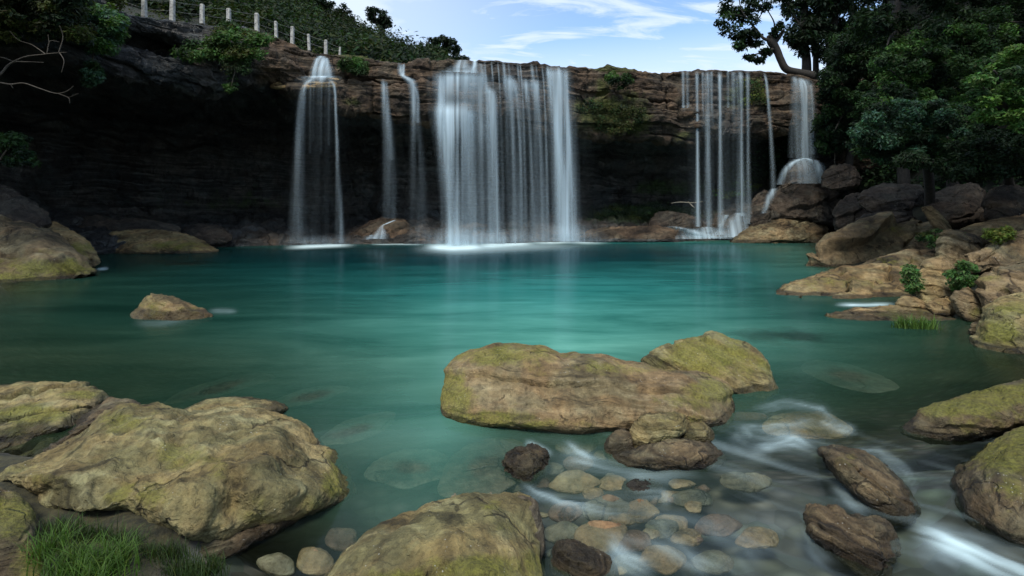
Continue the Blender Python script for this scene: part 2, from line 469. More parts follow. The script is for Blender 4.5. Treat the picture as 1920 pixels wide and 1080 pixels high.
for _lb, cx_, cy_, rx_, ry_, ro_, zt_ in SLABS:
    ex, ey = PX - cx_, PY - cy_
    s_ = np.hypot((ex * math.cos(ro_) + ey * math.sin(ro_)) / rx_, (-ex * math.sin(ro_) + ey * math.cos(ro_)) / ry_)
    dep = np.minimum(dep, np.where(s_ < 1.38, (.36 if 'brown' in _lb else .50) + .9 * sstep(.15, 1.05, s_ + .3 * fbm(np.stack([WX * 2.2, WY * 2.2, 0 * WX], -1), 3)), 9))
opac = 1 - np.exp(-(dep / .78) ** 1.9)
opac = np.clip(opac, .06, .97)


def ramp(x, xs, cols):
    cols = np.asarray(cols, float)
    return np.stack([np.interp(x, xs, cols[:, i]) for i in range(3)], -1)


tint = ramp(dep0, [0, .5, 1.2, 2.2, 3.4, 4.5], [(.11, .12, .06), (.08, .20, .14), (.09, .29, .225), (.026, .175, .155), (.0006, .031, .036), (.0003, .022, .027)])
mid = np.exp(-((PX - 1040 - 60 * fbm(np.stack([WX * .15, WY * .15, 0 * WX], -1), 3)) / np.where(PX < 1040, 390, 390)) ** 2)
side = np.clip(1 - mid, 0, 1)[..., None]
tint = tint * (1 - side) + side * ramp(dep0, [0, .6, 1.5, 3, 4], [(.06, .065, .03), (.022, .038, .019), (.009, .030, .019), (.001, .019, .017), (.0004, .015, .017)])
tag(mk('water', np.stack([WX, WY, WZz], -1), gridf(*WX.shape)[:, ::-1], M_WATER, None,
       dict(foam=foam.ravel(), opac=opac.ravel(), tint=tint.reshape(-1, 3))), kind='structure')


# ------------------------------------------------------------------ rocks
def rock(name, label, cat, poly, D, dtop=.5, F=.35, B=.5, mat=None, moss=(), p=2.6, dx=0.0, c=None,
         n=(200, 56), seed=1, rough=.035, strata=(0, 0, 1), layer=.12, lamp=.018, facets=7, cut=.86, wetz=.06, dark=(), group=None, mossup=0.10, parent=None, sharp=False):
    """boulder whose outline from the photo sits at distance D; F and B are its bulge to the front and to the back"""
    rs = np.random.RandomState(seed * 13 + 5)
    o = spline(poly, n[0], True)
    if sharp: o = .25 * o + .75 * polyline(poly, n[0])
    area = np.asarray(o)
    cc = np.array(c if c else area.mean(0), float)
    s = np.linspace(0, 1, n[1]); r = 1 - (1 - s) ** 1.55
    px = cc[0] + r[None] * (o[:, 0:1] - cc[0]); py = cc[1] + r[None] * (o[:, 1:2] - cc[1])
    yb, yt = o[:, 1].max(), o[:, 1].min(); x0, x1 = o[:, 0].min(), o[:, 0].max()

    def ymid(px, py): return D + np.clip((yb - py) / (yb - yt), 0, 1) * dtop + (px - (x0 + x1) / 2) / (x1 - x0) * dx
    prof = (1 - r ** p) ** .5
    lowf = 1 + .28 * fbm(np.stack([px / 140 + seed, py / 140, 0 * px + seed * 3.1], -1), 3)
    gf = P(px, py, ymid(px, py) - F * prof[None] * lowf)
    sb = np.linspace(0, 1, 16); rb = (1 - (1 - sb) ** 1.6)[::-1]
    pxb = cc[0] + rb[None] * (o[:, 0:1] - cc[0]); pyb = cc[1] + rb[None] * (o[:, 1:2] - cc[1])
    gb = P(pxb, pyb, ymid(pxb, pyb) + B * ((1 - rb ** 2.2) ** .5)[None])
    g = np.concatenate([gf, gb[:, 1:]], 1)
    W = (x1 - x0) / F0 * D; S = max(min(W, (yb - yt) / F0 * D * 1.6), .05)
    ctr = g.reshape(-1, 3).mean(0)
    for _ in range(facets):
        nn = np.array([rs.normal() * .75, -.55 - rs.rand() * .6, .25 + rs.rand() * .8]); nn /= np.linalg.norm(nn)
        d = (g - ctr) @ nn; h = d.max() * (cut + rs.rand() * (1 - cut) * .8)
        g = g - np.maximum(d - h, 0)[..., None] * nn * .85
    nr = gnormals(g, True)
    if ((nr[:, 5] * np.array([0, -1, .3])).sum(-1)).mean() < 0: nr = -nr
    nr[:, :2] = nr[:, 2:3]
    q = g / S + seed * 7.7
    sd = np.array(strata, float); sd /= np.linalg.norm(sd)
    st = g @ sd
    wst = st + .10 * S * fbm(q * 1.3, 3)
    lay = wst / (layer * S * 2.2) + .4 * fbm(q * .9 + 5, 2)
    li = np.floor(lay); lf = lay - li
    lt = rnd1(li, seed) * (1 - sstep(.86, 1, lf)) + rnd1(li + 1, seed) * sstep(.86, 1, lf) - .5
    crack = np.exp(-((lf - .93) / .06) ** 2) * sstep(-.1, .35, fbm(q * 1.7 + 3, 2))
    nzs = rough * S * (.75 * fbm(q * 1.9, 3, .5) + .22 * ridged(q * 4.1, 3) - .1 + .55 * fbm(q * 6 + 3, 5, .6) - .35 * np.exp(-(pn(q * 1.6 + 11) / .05) ** 2))
    g = g + nr * (nzs + lamp * S * (1.7 * lt - 1.5 * crack))[..., None]
    g[:, 0] = g[:, 0].mean(0); g[:, -1] = g[:, -1].mean(0)
    ppx = 960 + g[..., 0] / np.maximum(g[..., 1], .1) * F0; ppy = YH - (g[..., 2] - CH) / np.maximum(g[..., 1], .1) * F0
    mo = np.zeros(g.shape[:2])
    for (mx, my, rx, ry, ms) in moss:
        mo = np.maximum(mo, ms * np.exp(-((ppx - mx) / rx) ** 2 - ((ppy - my) / ry) ** 2))
    mo += mossup * np.clip(nr[..., 2], 0, 1)
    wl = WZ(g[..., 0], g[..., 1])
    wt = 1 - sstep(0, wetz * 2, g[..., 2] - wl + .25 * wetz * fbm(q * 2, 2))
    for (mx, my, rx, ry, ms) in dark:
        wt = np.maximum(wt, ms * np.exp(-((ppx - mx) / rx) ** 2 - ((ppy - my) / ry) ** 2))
    f = gridf(g.shape[0], g.shape[1], 0, True)
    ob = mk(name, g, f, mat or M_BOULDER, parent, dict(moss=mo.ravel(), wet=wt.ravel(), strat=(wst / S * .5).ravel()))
    if parent is None: tag(ob, label, cat, group)
    return ob

# ------------------------------------------------------------------ foreground boulders
BIG = (420, 110)
rock('boulder', 'long layered pinkish boulder with yellow moss, largest in the middle of the stream', 'boulder',
     [(822, 770), (825, 715), (845, 678), (890, 655), (935, 645), (985, 647), (1022, 653), (1050, 667), (1078, 663), (1130, 665), (1165, 675), (1205, 679), (1240, 691), (1300, 697), (1342, 708), (1368, 722), (1382, 748), (1383, 775), (1374, 797), (1330, 812), (1250, 820), (1150, 822), (1060, 820), (950, 814), (885, 808), (842, 795)],
     Dw(822) + .25, .95, .42, .5, M_BOULDER_PINK, p=3.2, c=(1100, 742), n=BIG, seed=3, rough=.022, strata=(.06, .25, 1), layer=.085, lamp=.024, facets=5, cut=.93, wetz=.05,
     moss=[(850, 740, 45, 60, .95), (940, 665, 110, 22, .9), (900, 790, 120, 22, .9), (1010, 795, 90, 12, .7), (1330, 735, 70, 30, .7), (1150, 690, 160, 14, .45), (1250, 790, 120, 16, .5)],
     dark=[(1060, 815, 160, 9, .7), (1360, 770, 26, 40, .42)])
rock('boulder', 'mossy green wedge boulder behind the right end of the long layered boulder', 'boulder',
     [(1198, 678), (1215, 660), (1250, 641), (1300, 631), (1346, 627), (1376, 640), (1410, 650), (1440, 682), (1460, 718), (1463, 738), (1440, 752), (1400, 752), (1370, 745), (1335, 730), (1290, 722), (1240, 705)],
     Dw(748) + .25, .7, .35, .45, M_BOULDER, p=2.6, n=(260, 70), seed=5, strata=(.5, .1, 1), layer=.10, lamp=.022, rough=.03, facets=6,
     moss=[(1330, 670, 90, 40, .95), (1400, 690, 60, 30, .7)], dark=[(1430, 742, 50, 10, .8), (1225, 690, 22, 10, .4)])
for nm, lb, poly, D, dt, F, B, sd, ms, dk in [
    ('rock', 'brown rounded lobe of rock leaning on the front of the long layered boulder', [(1178, 832), (1182, 800), (1205, 778), (1245, 771), (1276, 775), (1290, 793), (1284, 815), (1255, 830), (1215, 842), (1190, 850)], 3.98, .25, .16, .2, 11, [(1240, 785, 40, 16, .35)], []),
    ('rock', 'shiny grey wet stone with a pale face below the long layered boulder', [(1130, 850), (1136, 824), (1156, 807), (1180, 810), (1190, 830), (1192, 852), (1175, 866), (1145, 866)], 3.92, .15, .1, .18, 12, [], [(1160, 840, 40, 40, .42)]),
    ('rock', 'flat brown wet rock standing lowest in front of the long boulder', [(1140, 862), (1190, 838), (1235, 822), (1290, 820), (1330, 826), (1355, 850), (1360, 868), (1330, 880), (1260, 882), (1180, 880)], 3.80, .3, .2, .25, 13, [], [(1250, 866, 100, 14, .6)]),
    ('rock', 'small rounded brown rock beside the lobe at the right end of the long boulder', [(1276, 812), (1290, 793), (1315, 792), (1336, 806), (1340, 824), (1318, 832), (1286, 832)], 4.08, .18, .1, .16, 14, [], []),
]:
    rock(nm, lb, 'rock', poly, D, dt, F, B, M_BOULDER if sd in (11, 14) else M_BOULDER_BROWN, seed=sd, n=(180, 50), moss=ms, dark=dk, rough=.05, facets=5)
rock('boulder', 'huge rough tan boulder with yellow moss on its right tip in the left foreground', 'boulder',
     [(-30, 895), (0, 881), (50, 868), (80, 850), (140, 815), (200, 776), (240, 762), (330, 765), (380, 769), (440, 765), (500, 775), (558, 795), (600, 824), (640, 863), (662, 903), (664, 925), (646, 945), (600, 962), (540, 980), (480, 998), (420, 1018), (350, 1018), (300, 1000), (250, 990), (200, 978), (110, 972), (72, 955), (55, 928), (20, 915)],
     2.95, 1.35, .55, .6, M_BOULDER, p=3.0, dx=.35, c=(360, 890), n=(520, 130), seed=8, rough=.042, strata=(.2, -.3, 1), layer=.2, lamp=.012, facets=9, cut=.88, wetz=.03,
     moss=[(640, 890, 36, 60, 1.0), (560, 945, 70, 25, .6), (230, 790, 60, 30, .55), (330, 850, 50, 30, .6), (400, 870, 60, 40, .4), (60, 900, 60, 30, .5), (250, 930, 80, 30, .5), (480, 970, 90, 18, .5)],
     dark=[(265, 815, 34, 10, .5)])
rock('boulder', 'dark undercut ledge of pinkish rock beneath the huge foreground boulder', 'boulder',
     [(250, 1000), (340, 985), (440, 978), (540, 962), (570, 970), (520, 1000), (470, 1025), (420, 1048), (330, 1050), (270, 1040)], 2.80, .5, .2, .4, M_BOULDER_BROWN, seed=9, n=(220, 50), rough=.05, dark=[(330, 1030, 120, 24, .5)])
rock('boulder', 'layered mossy boulder with curving ridges at the left edge of the photo', 'boulder',
     [(-60, 745), (0, 729), (60, 725), (150, 723), (186, 732), (198, 748), (190, 768), (168, 790), (160, 815), (120, 838), (60, 866), (0, 884), (-60, 890)],
     Dw(868) + .2, 1.2, .45, .5, M_BOULDER, n=(360, 90), seed=15, strata=(-.25, .35, 1), layer=.11, lamp=.055, rough=.035, facets=5, cut=.9,
     moss=[(60, 780, 80, 22, .95), (150, 740, 60, 12, .7), (30, 810, 40, 20, .6)], dark=[(90, 850, 110, 24, .55)])
rock('rock', 'low brown wet shelf between the ridged left boulder and the huge boulder', 'rock',
     [(120, 800), (165, 765), (200, 748), (240, 746), (265, 757), (240, 772), (200, 792), (160, 822), (110, 850), (60, 872), (40, 862)], Dw(850) + .1, .8, .36, .3, M_BOULDER_BROWN, n=(220, 50), seed=16, strata=(-.3, .3, 1), lamp=.05, dark=[(100, 840, 60, 30, .4)])
rock('rock', 'brown pointed rock peeping over the back of the huge foreground boulder', 'rock',
     [(330, 778), (378, 752), (420, 744), (468, 746), (520, 754), (545, 765), (520, 780), (450, 790), (380, 792)], Dw(782) + .1, .4, .45, .4, M_BOULDER, n=(220, 50), seed=17, moss=[(400, 755, 50, 10, .4)], dark=[(505, 766, 40, 12, .8)])
rock('boulder', 'dark mossy boulder in the bottom left corner beside the grass', 'boulder',
     [(-40, 925), (15, 923), (55, 945), (74, 985), (92, 1050), (100, 1130), (-40, 1150)], 2.45, .5, .22, .4, M_BOULDER_BROWN, n=(220, 60), seed=18, moss=[(30, 960, 60, 50, .8), (60, 1050, 60, 60, .5)])
rock('boulder', 'pale flat topped boulder with green moss below its ledge at the bottom edge', 'boulder',
     [(590, 1110), (612, 1070), (640, 1033), (685, 1000), (740, 966), (815, 938), (880, 926), (940, 924), (992, 930), (1004, 950), (1012, 985), (1022, 1030), (1035, 1100), (1040, 1180), (800, 1200), (600, 1180)],
     2.38, .85, .40, .5, M_BOULDER, p=3.2, c=(830, 1060), n=(460, 120), seed=21, rough=.03, strata=(-.45, -.2, 1), layer=.24, lamp=.04, facets=6, cut=.9, wetz=.02,
     moss=[(900, 1070, 110, 35, 1.0), (760, 1085, 90, 22, .85), (1000, 1060, 30, 40, .7), (640, 1060, 40, 30, .3), (925, 945, 20, 10, .4)])
rock('rock', 'dark brown slab edge hugging the right side of the pale bottom boulder', 'rock',
     [(960, 940), (1000, 934), (1013, 960), (1021, 1000), (1022, 1035), (1005, 1060), (980, 1040)], 2.72, .4, .06, .2, M_WETROCK, n=(140, 40), seed=22)
rock('rock', 'dark dome shaped wet rock at the bottom edge right of the pale boulder', 'rock',
     [(1030, 1065), (1036, 1030), (1052, 1014), (1080, 1013), (1112, 1024), (1142, 1045), (1160, 1078), (1150, 1110), (1090, 1120), (1045, 1110)], Dw(1085) + .05, .2, .12, .2, M_BOULDER_BROWN, n=(200, 56), seed=23, dark=[(1090, 1060, 60, 50, .33)])
rock('boulder', 'long wedge of bright green mossy rock jutting in from the right edge', 'boulder',
     [(1682, 808), (1700, 788), (1740, 765), (1800, 745), (1850, 735), (1920, 714), (2010, 690), (2030, 760), (1980, 800), (1920, 812), (1862, 832), (1780, 838), (1712, 828)],
     Dw(832) + .2, .6, .35, .5, M_BOULDER_BROWN, n=(340, 90), seed=25, strata=(.3, .2, 1), layer=.12, lamp=.03, facets=5,
     moss=[(1790, 765, 90, 18, 1.2), (1890, 740, 90, 20, 1.2), (1960, 730, 80, 30, .9), (1850, 790, 110, 26, .5)], dark=[(1700, 815, 40, 24, .6), (1820, 832, 110, 12, .6)])
rock('boulder', 'big round mossy boulder at the right edge below the green wedge', 'boulder',
     [(1785, 925), (1792, 890), (1815, 860), (1860, 829), (1920, 796), (2000, 775), (2060, 850), (2060, 1060), (1990, 1090), (1920, 1060), (1850, 1022), (1800, 980)],
     Dw(1050) + .3, .95, .5, .5, M_BOULDER_BROWN, p=2.3, n=(340, 100), seed=26, rough=.03, facets=4, cut=.94,
     moss=[(1870, 850, 80, 40, .95), (1930, 820, 60, 50, .9), (1900, 920, 40, 50, .4)], dark=[(1830, 990, 80, 50, .42)])
rock('rock', 'oval wet rock with a pale top standing in the rapids on the right', 'rock',
     [(1536, 846), (1560, 838), (1598, 843), (1640, 857), (1680, 890), (1706, 925), (1720, 962), (1694, 982), (1655, 972), (1608, 932), (1566, 890)],
     Dw(968) + .16, .55, .34, .4, M_BOULDER_BROWN, n=(260, 70), seed=27, strata=(.8, .2, 1), lamp=.03, rough=.045, dark=[(1690, 950, 34, 34, .6), (1620, 900, 50, 50, .3)], moss=[(1590, 860, 26, 12, .35)])
rock('rock', 'rough brown wet rock with a notched top at the bottom right', 'rock',
     [(1510, 975), (1514, 955), (1535, 944), (1570, 948), (1598, 966), (1642, 970), (1672, 990), (1688, 1020), (1678, 1056), (1655, 1086), (1610, 1075), (1555, 1035), (1520, 1005)],
     Dw(1075) + .08, .45, .18, .25, M_BOULDER_BROWN, n=(280, 76), seed=28, rough=.06, strata=(.5, .3, 1), lamp=.035, facets=9, cut=.82, dark=[(1600, 1010, 60, 50, .3)])
rock('rock', 'small knobbly brown rock just breaking the surface below the long boulder', 'rock',
     [(940, 872), (958, 846), (998, 836), (1030, 853), (1024, 875), (1002, 900), (976, 908), (952, 894)], Dw(895) + .04, .3, .14, .2, M_BOULDER_BROWN, n=(180, 50), seed=29, rough=.08, facets=8)
rock('rock', 'little half sunken rock capped by a curl of water in the rapids', 'rock',
     [(1166, 915), (1180, 898), (1205, 893), (1232, 902), (1242, 922), (1222, 940), (1190, 938)], Dw(932) + .05, .22, .08, .15, M_WETROCK, n=(140, 40), seed=30, rough=.05)
rock('rock', 'flat pinkish wet slab awash at the head of the right rapids', 'rock',
     [(1430, 795), (1460, 776), (1520, 772), (1560, 778), (1600, 806), (1580, 822), (1500, 822), (1440, 812)], Dw(803) + .05, .35, .06, .3, M_SUNK, n=(200, 46), seed=31, rough=.03, dark=[(1520, 800, 90, 30, .4)])
rock('boulder', 'small triangular yellow topped rock alone in the left of the pool', 'boulder',
     [(236, 606), (255, 575), (270, 555), (290, 550), (320, 555), (358, 570), (388, 583), (395, 596), (340, 612), (270, 616)], Dw(603) + .25, .5, .3, .5, M_TAN, n=(260, 64), seed=33, strata=(.3, 0, 1), wetz=.13, moss=[(290, 575, 40, 20, .55), (350, 580, 30, 8, .4)], dark=[(300, 600, 70, 10, .8)])

# ------------------------------------------------------------------ left bank
for lb, poly, D, dt, F, B, sd, mat, ms, dk in [
    ('broad grey and olive boulder sloping into the pool at the left edge', [(-120, 385), (-40, 398), (0, 405), (50, 420), (100, 440), (130, 460), (166, 498), (178, 512), (120, 532), (60, 545), (-20, 558), (-120, 570)], 13.3, 4.5, 1.5, 2, 41, M_BANK, [(90, 500, 110, 18, .9), (20, 520, 90, 14, .8)], [(40, 545, 140, 10, .8)]),
    ('humped grey boulder behind the broad sloping boulder on the left bank', [(20, 450), (50, 423), (90, 416), (130, 429), (165, 450), (188, 480), (186, 495), (150, 503), (90, 500), (40, 490)], 16.8, 3, 1.2, 2, 42, M_TAN, [(150, 465, 40, 14, .7)], [(170, 492, 40, 8, .6)]),
    ('long low pale boulder at the water edge in front of the dark cave', [(176, 466), (192, 442), (230, 432), (300, 430), (345, 437), (386, 455), (410, 470), (380, 478), (300, 480), (200, 480)], 23.3, 3, 1.2, 2, 43, M_TAN, [(330, 460, 70, 10, .6)], [(220, 464, 40, 14, .5)]),
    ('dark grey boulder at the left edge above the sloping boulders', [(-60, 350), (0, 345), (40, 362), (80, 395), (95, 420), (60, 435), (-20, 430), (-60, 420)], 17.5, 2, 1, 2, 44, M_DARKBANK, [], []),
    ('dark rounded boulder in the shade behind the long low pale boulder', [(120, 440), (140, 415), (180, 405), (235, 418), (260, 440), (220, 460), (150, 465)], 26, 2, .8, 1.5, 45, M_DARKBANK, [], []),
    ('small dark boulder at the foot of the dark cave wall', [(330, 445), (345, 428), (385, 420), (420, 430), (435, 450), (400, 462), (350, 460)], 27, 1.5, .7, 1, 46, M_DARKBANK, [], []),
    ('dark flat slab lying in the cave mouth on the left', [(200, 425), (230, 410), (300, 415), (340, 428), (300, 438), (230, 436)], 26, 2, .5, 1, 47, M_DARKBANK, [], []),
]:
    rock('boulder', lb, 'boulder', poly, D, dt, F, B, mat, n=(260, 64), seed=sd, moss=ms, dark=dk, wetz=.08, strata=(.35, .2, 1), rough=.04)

# ------------------------------------------------------------------ right bank
RB = [
    ('long tilted brown slab of layered rock pointing at the pool on the right bank', [(1498, 492), (1520, 474), (1560, 450), (1620, 420), (1690, 402), (1735, 397), (1752, 420), (1775, 452), (1785, 485), (1700, 500), (1620, 510), (1545, 512)], 17.3, 2.2, .7, 2, 51, M_BANK, [(1680, 430, 60, 14, .35)], [(1530, 492, 40, 14, .4)], (-.42, .1, 1), .075),
    ('narrow upright slab wedged at the top of the long tilted slab', [(1727, 390), (1748, 383), (1770, 405), (1788, 432), (1772, 442), (1750, 425)], 17.0, .5, .25, .5, 52, M_BANK, [], [], (1, 0, .7), .03),
    ('golden brown layered slab dipping into the pool below the tilted slab', [(1448, 552), (1478, 527), (1540, 509), (1600, 502), (1660, 497), (1715, 505), (1735, 540), (1700, 560), (1640, 568), (1560, 578), (1485, 572)], 10.9, 2.2, .5, 1.2, 53, M_TAN, [(1560, 530, 80, 14, .45)], [(1510, 560, 70, 12, .5)], (-.38, .1, 1), .075),
    ('brown ridge of rock between the two big slabs of the right bank', [(1580, 515), (1640, 490), (1700, 472), (1760, 468), (1800, 480), (1800, 510), (1720, 530), (1640, 532)], 13.2, 1.2, .6, 1.2, 54, M_BANK, [(1680, 490, 50, 10, .4)], [], (-.4, .1, 1), .04),
    ('reddish upright rock between the two green shrubs on the right bank', [(1716, 560), (1718, 515), (1735, 490), (1765, 482), (1788, 500), (1792, 545), (1780, 572), (1740, 580)], 9.9, .6, .4, .8, 55, M_TAN, [], [], (.1, 0, 1), .05),
    ('small round yellowish rock at the water edge under the reddish upright rock', [(1736, 572), (1750, 560), (1775, 557), (1793, 570), (1797, 584), (1775, 594), (1750, 590)], 9.0, .4, .25, .4, 56, M_TAN, [(1765, 568, 20, 8, .5)], [], (.1, 0, 1), .04),
    ('steep brown rock leaning left beside the small round yellowish rock', [(1785, 560), (1790, 545), (1815, 538), (1840, 560), (1850, 590), (1838, 608), (1815, 606), (1796, 585)], 8.7, .5, .3, .6, 57, M_BANK, [(1830, 590, 20, 16, .6)], [], (.6, 0, 1), .05),
    ('rounded grey boulder with pale flecks at the right edge', [(1818, 545), (1835, 522), (1870, 507), (1920, 500), (2000, 495), (2020, 560), (1950, 590), (1880, 592), (1840, 580)], 8.4, 1.0, .5, 1, 58, M_BANK, [(1850, 520, 40, 14, .5)], [], (.2, 0, 1), .03),
    ('big smooth olive boulder at the right edge standing in the water', [(1820, 650), (1826, 610), (1845, 575), (1885, 556), (1940, 548), (2010, 550), (2030, 640), (1990, 675), (1920, 690), (1850, 678)], Dw(668) + .5, .9, .6, 1, 59, M_BOULDER, [(1880, 620, 60, 30, .75), (1910, 580, 60, 20, .6)], [(1860, 664, 60, 18, .8)], (.2, 0, 1), .02),
    ('broad slab at the right edge below the yellow bush', [(1800, 478), (1840, 455), (1890, 430), (1950, 412), (2020, 410), (2020, 470), (1950, 490), (1880, 510), (1820, 512)], 11.5, 1.5, .7, 1.2, 60, M_BANK, [(1860, 460, 50, 14, .4)], [], (-.5, 0, 1), .05),
    ('grey brown hump of rock behind the broad slab at the right edge', [(1770, 445), (1800, 425), (1850, 410), (1920, 402), (2000, 405), (1990, 440), (1880, 455), (1810, 470)], 14.5, 1.5, .8, 1.5, 61, M_BANK, [], [], (-.3, 0, 1), .04),
    ('brown block under the leafy plants beside the upright slab', [(1752, 470), (1765, 440), (1795, 430), (1830, 445), (1842, 480), (1815, 505), (1775, 505)], 12.8, .7, .5, 1, 62, M_BANK, [], [], (.4, 0, 1), .05),
    ('flat pale slab awash in shallow water at the foot of the right bank', [(1545, 592), (1600, 574), (1680, 570), (1760, 580), (1800, 600), (1770, 622), (1700, 628), (1600, 612)], Dw(612) + .1, 1.2, .14, .5, 63, M_TAN, [(1700, 590, 60, 10, .6)], [(1600, 600, 60, 14, .5)], (0, .2, 1), .05),
    ('small brown stone beside the big smooth olive boulder in the water', [(1815, 618), (1822, 606), (1838, 604), (1846, 616), (1838, 630), (1820, 628)], 7.6, .2, .12, .2, 64, M_BANK, [], [], (0, 0, 1), .03),
    ('brown stone wedged under the golden slab near the shrub', [(1680, 570), (1690, 556), (1715, 555), (1735, 568), (1735, 582), (1700, 586)], 9.4, .3, .2, .4, 65, M_TAN, [], [], (.2, 0, 1), .04),
]
for lb, poly, D, dt, F, B, sd, mat, ms, dk, stt, la in RB:
    rock('boulder', lb, 'boulder', poly, D, dt, F, B, mat, n=(280, 72), seed=sd, moss=ms, dark=dk, strata=stt, lamp=la * 1.5, layer=.10, rough=.032, p=7 if la > .045 else 4, facets=4, cut=.9, sharp=True)
for lb, poly, D, dt, F, B, sd, mat in [
    ('smooth tan boulder at the far water edge right of the falls', [(1370, 452), (1400, 425), (1450, 408), (1510, 403), (1545, 415), (1560, 440), (1562, 458), (1480, 462), (1390, 460)], 31.6, 2, 1.6, 2, 71, M_BANK),
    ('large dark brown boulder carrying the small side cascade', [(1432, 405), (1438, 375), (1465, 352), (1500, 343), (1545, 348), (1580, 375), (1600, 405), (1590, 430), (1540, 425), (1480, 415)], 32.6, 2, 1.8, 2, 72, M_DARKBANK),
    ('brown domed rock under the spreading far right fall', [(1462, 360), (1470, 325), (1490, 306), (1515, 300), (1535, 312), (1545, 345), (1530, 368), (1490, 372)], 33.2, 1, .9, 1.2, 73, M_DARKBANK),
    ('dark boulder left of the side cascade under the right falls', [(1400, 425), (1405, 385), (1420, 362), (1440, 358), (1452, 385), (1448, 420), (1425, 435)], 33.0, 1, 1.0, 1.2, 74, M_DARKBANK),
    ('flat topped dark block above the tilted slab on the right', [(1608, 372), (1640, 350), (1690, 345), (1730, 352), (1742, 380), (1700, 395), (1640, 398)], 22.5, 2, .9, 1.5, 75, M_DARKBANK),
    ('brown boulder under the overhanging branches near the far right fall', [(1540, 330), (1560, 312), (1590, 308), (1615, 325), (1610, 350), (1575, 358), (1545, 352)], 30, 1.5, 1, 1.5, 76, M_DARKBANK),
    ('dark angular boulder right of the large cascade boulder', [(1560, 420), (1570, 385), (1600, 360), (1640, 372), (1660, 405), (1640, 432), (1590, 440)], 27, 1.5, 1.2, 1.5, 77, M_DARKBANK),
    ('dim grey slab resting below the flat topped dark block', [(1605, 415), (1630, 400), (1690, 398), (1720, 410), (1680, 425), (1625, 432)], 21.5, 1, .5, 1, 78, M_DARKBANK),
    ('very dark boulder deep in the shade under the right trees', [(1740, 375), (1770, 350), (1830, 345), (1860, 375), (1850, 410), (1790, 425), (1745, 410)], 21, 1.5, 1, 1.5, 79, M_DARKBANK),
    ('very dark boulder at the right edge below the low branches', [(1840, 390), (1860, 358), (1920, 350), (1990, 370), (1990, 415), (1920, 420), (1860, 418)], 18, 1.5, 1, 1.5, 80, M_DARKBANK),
    ('low reddish brown ledge at the water edge between the two falls', [(1075, 452), (1085, 432), (1140, 426), (1220, 424), (1280, 430), (1300, 442), (1290, 454), (1180, 456)], 32.0, 1.5, .8, 1.5, 81, M_CLIFF),
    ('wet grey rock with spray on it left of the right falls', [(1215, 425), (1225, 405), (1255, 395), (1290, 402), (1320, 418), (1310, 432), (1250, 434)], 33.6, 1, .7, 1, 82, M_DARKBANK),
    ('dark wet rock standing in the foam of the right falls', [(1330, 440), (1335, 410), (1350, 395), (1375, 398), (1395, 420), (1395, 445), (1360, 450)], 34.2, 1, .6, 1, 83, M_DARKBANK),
    ('brown wet rock with a white trickle below the thin middle falls', [(650, 450), (665, 430), (700, 412), (740, 408), (775, 425), (800, 448), (760, 460), (690, 460)], 31.0, 1.5, .9, 1.2, 84, M_CLIFF),
    ('low brown rock behind the broad white fall at the water edge', [(800, 456), (810, 436), (850, 425), (890, 418), (930, 430), (950, 452), (900, 460)], 32.0, 1.2, .7, 1.2, 85, M_CLIFF),
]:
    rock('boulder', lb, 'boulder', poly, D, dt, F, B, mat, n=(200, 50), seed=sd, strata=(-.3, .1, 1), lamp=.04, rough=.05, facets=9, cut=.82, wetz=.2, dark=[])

# ------------------------------------------------------------------ stones under the water
SUNK = [(1075, 905, 46, 22, 0), (1150, 905, 30, 16, 0), (1085, 835, 40, 18, 1), (1200, 960, 34, 22, 0), (1140, 955, 46, 26, 1), (1060, 960, 30, 20, 2), (1055, 1000, 36, 22, 1), (1130, 1005, 52, 34, 0), (1190, 1015, 36, 24, 2), (1240, 990, 30, 20, 1), (1085, 870, 34, 15, 2), (1240, 1050, 44, 26, 0), (1010, 905, 24, 12, 2), (1180, 1055, 30, 20, 1), (640, 1010, 34, 24, 2), (590, 1055, 40, 28, 0), (520, 1060, 36, 22, 1), (1300, 935, 40, 18, 1), (1350, 985, 46, 22, 2), (1290, 1010, 30, 18, 0), (1400, 905, 50, 18, 1), (1420, 1010, 40, 22, 0), (1110, 925, 22, 12, 0), (1030, 880, 26, 12, 1), (1400, 782, 40, 10, 2), (1340, 1055, 40, 24, 1)]
for _k in range(34):
    _s = np.random.RandomState(500 + _k); _x, _y = 960 + 420 * _s.rand(), 850 + 230 * _s.rand()
    SUNK.append((_x, _y, 12 + 22 * _s.rand() ** 2 + (_y - 850) * .03, 7 + 9 * _s.rand(), _s.randint(3)))
COLS = ['tan', 'grey brown', 'dark reddish']
for i, (x, y, rx, ry, cidx) in enumerate(SUNK):
    ang = np.linspace(0, 2 * np.pi, 9, endpoint=False); rs = np.random.RandomState(200 + i)
    k = .85 + .3 * rs.rand(9)
    D = F0 * (CH + .19) / (y + ry - YH)
    rock('submerged_stone', 'rounded %s pebble lying blurred under the clear shallow stream water' % COLS[cidx], 'stone', np.stack([x + rx * k * np.cos(ang), y + ry * k * np.sin(ang)], -1), D, ry / F0 * D * 1.6, .035, .10,
         [M_SUNK, M_SUNKGREY, M_SUNKRED][cidx], n=(60, 18), seed=90 + i, rough=.03, lamp=0, facets=2, wetz=.001, group='%s pebbles under the shallow water' % COLS[cidx])
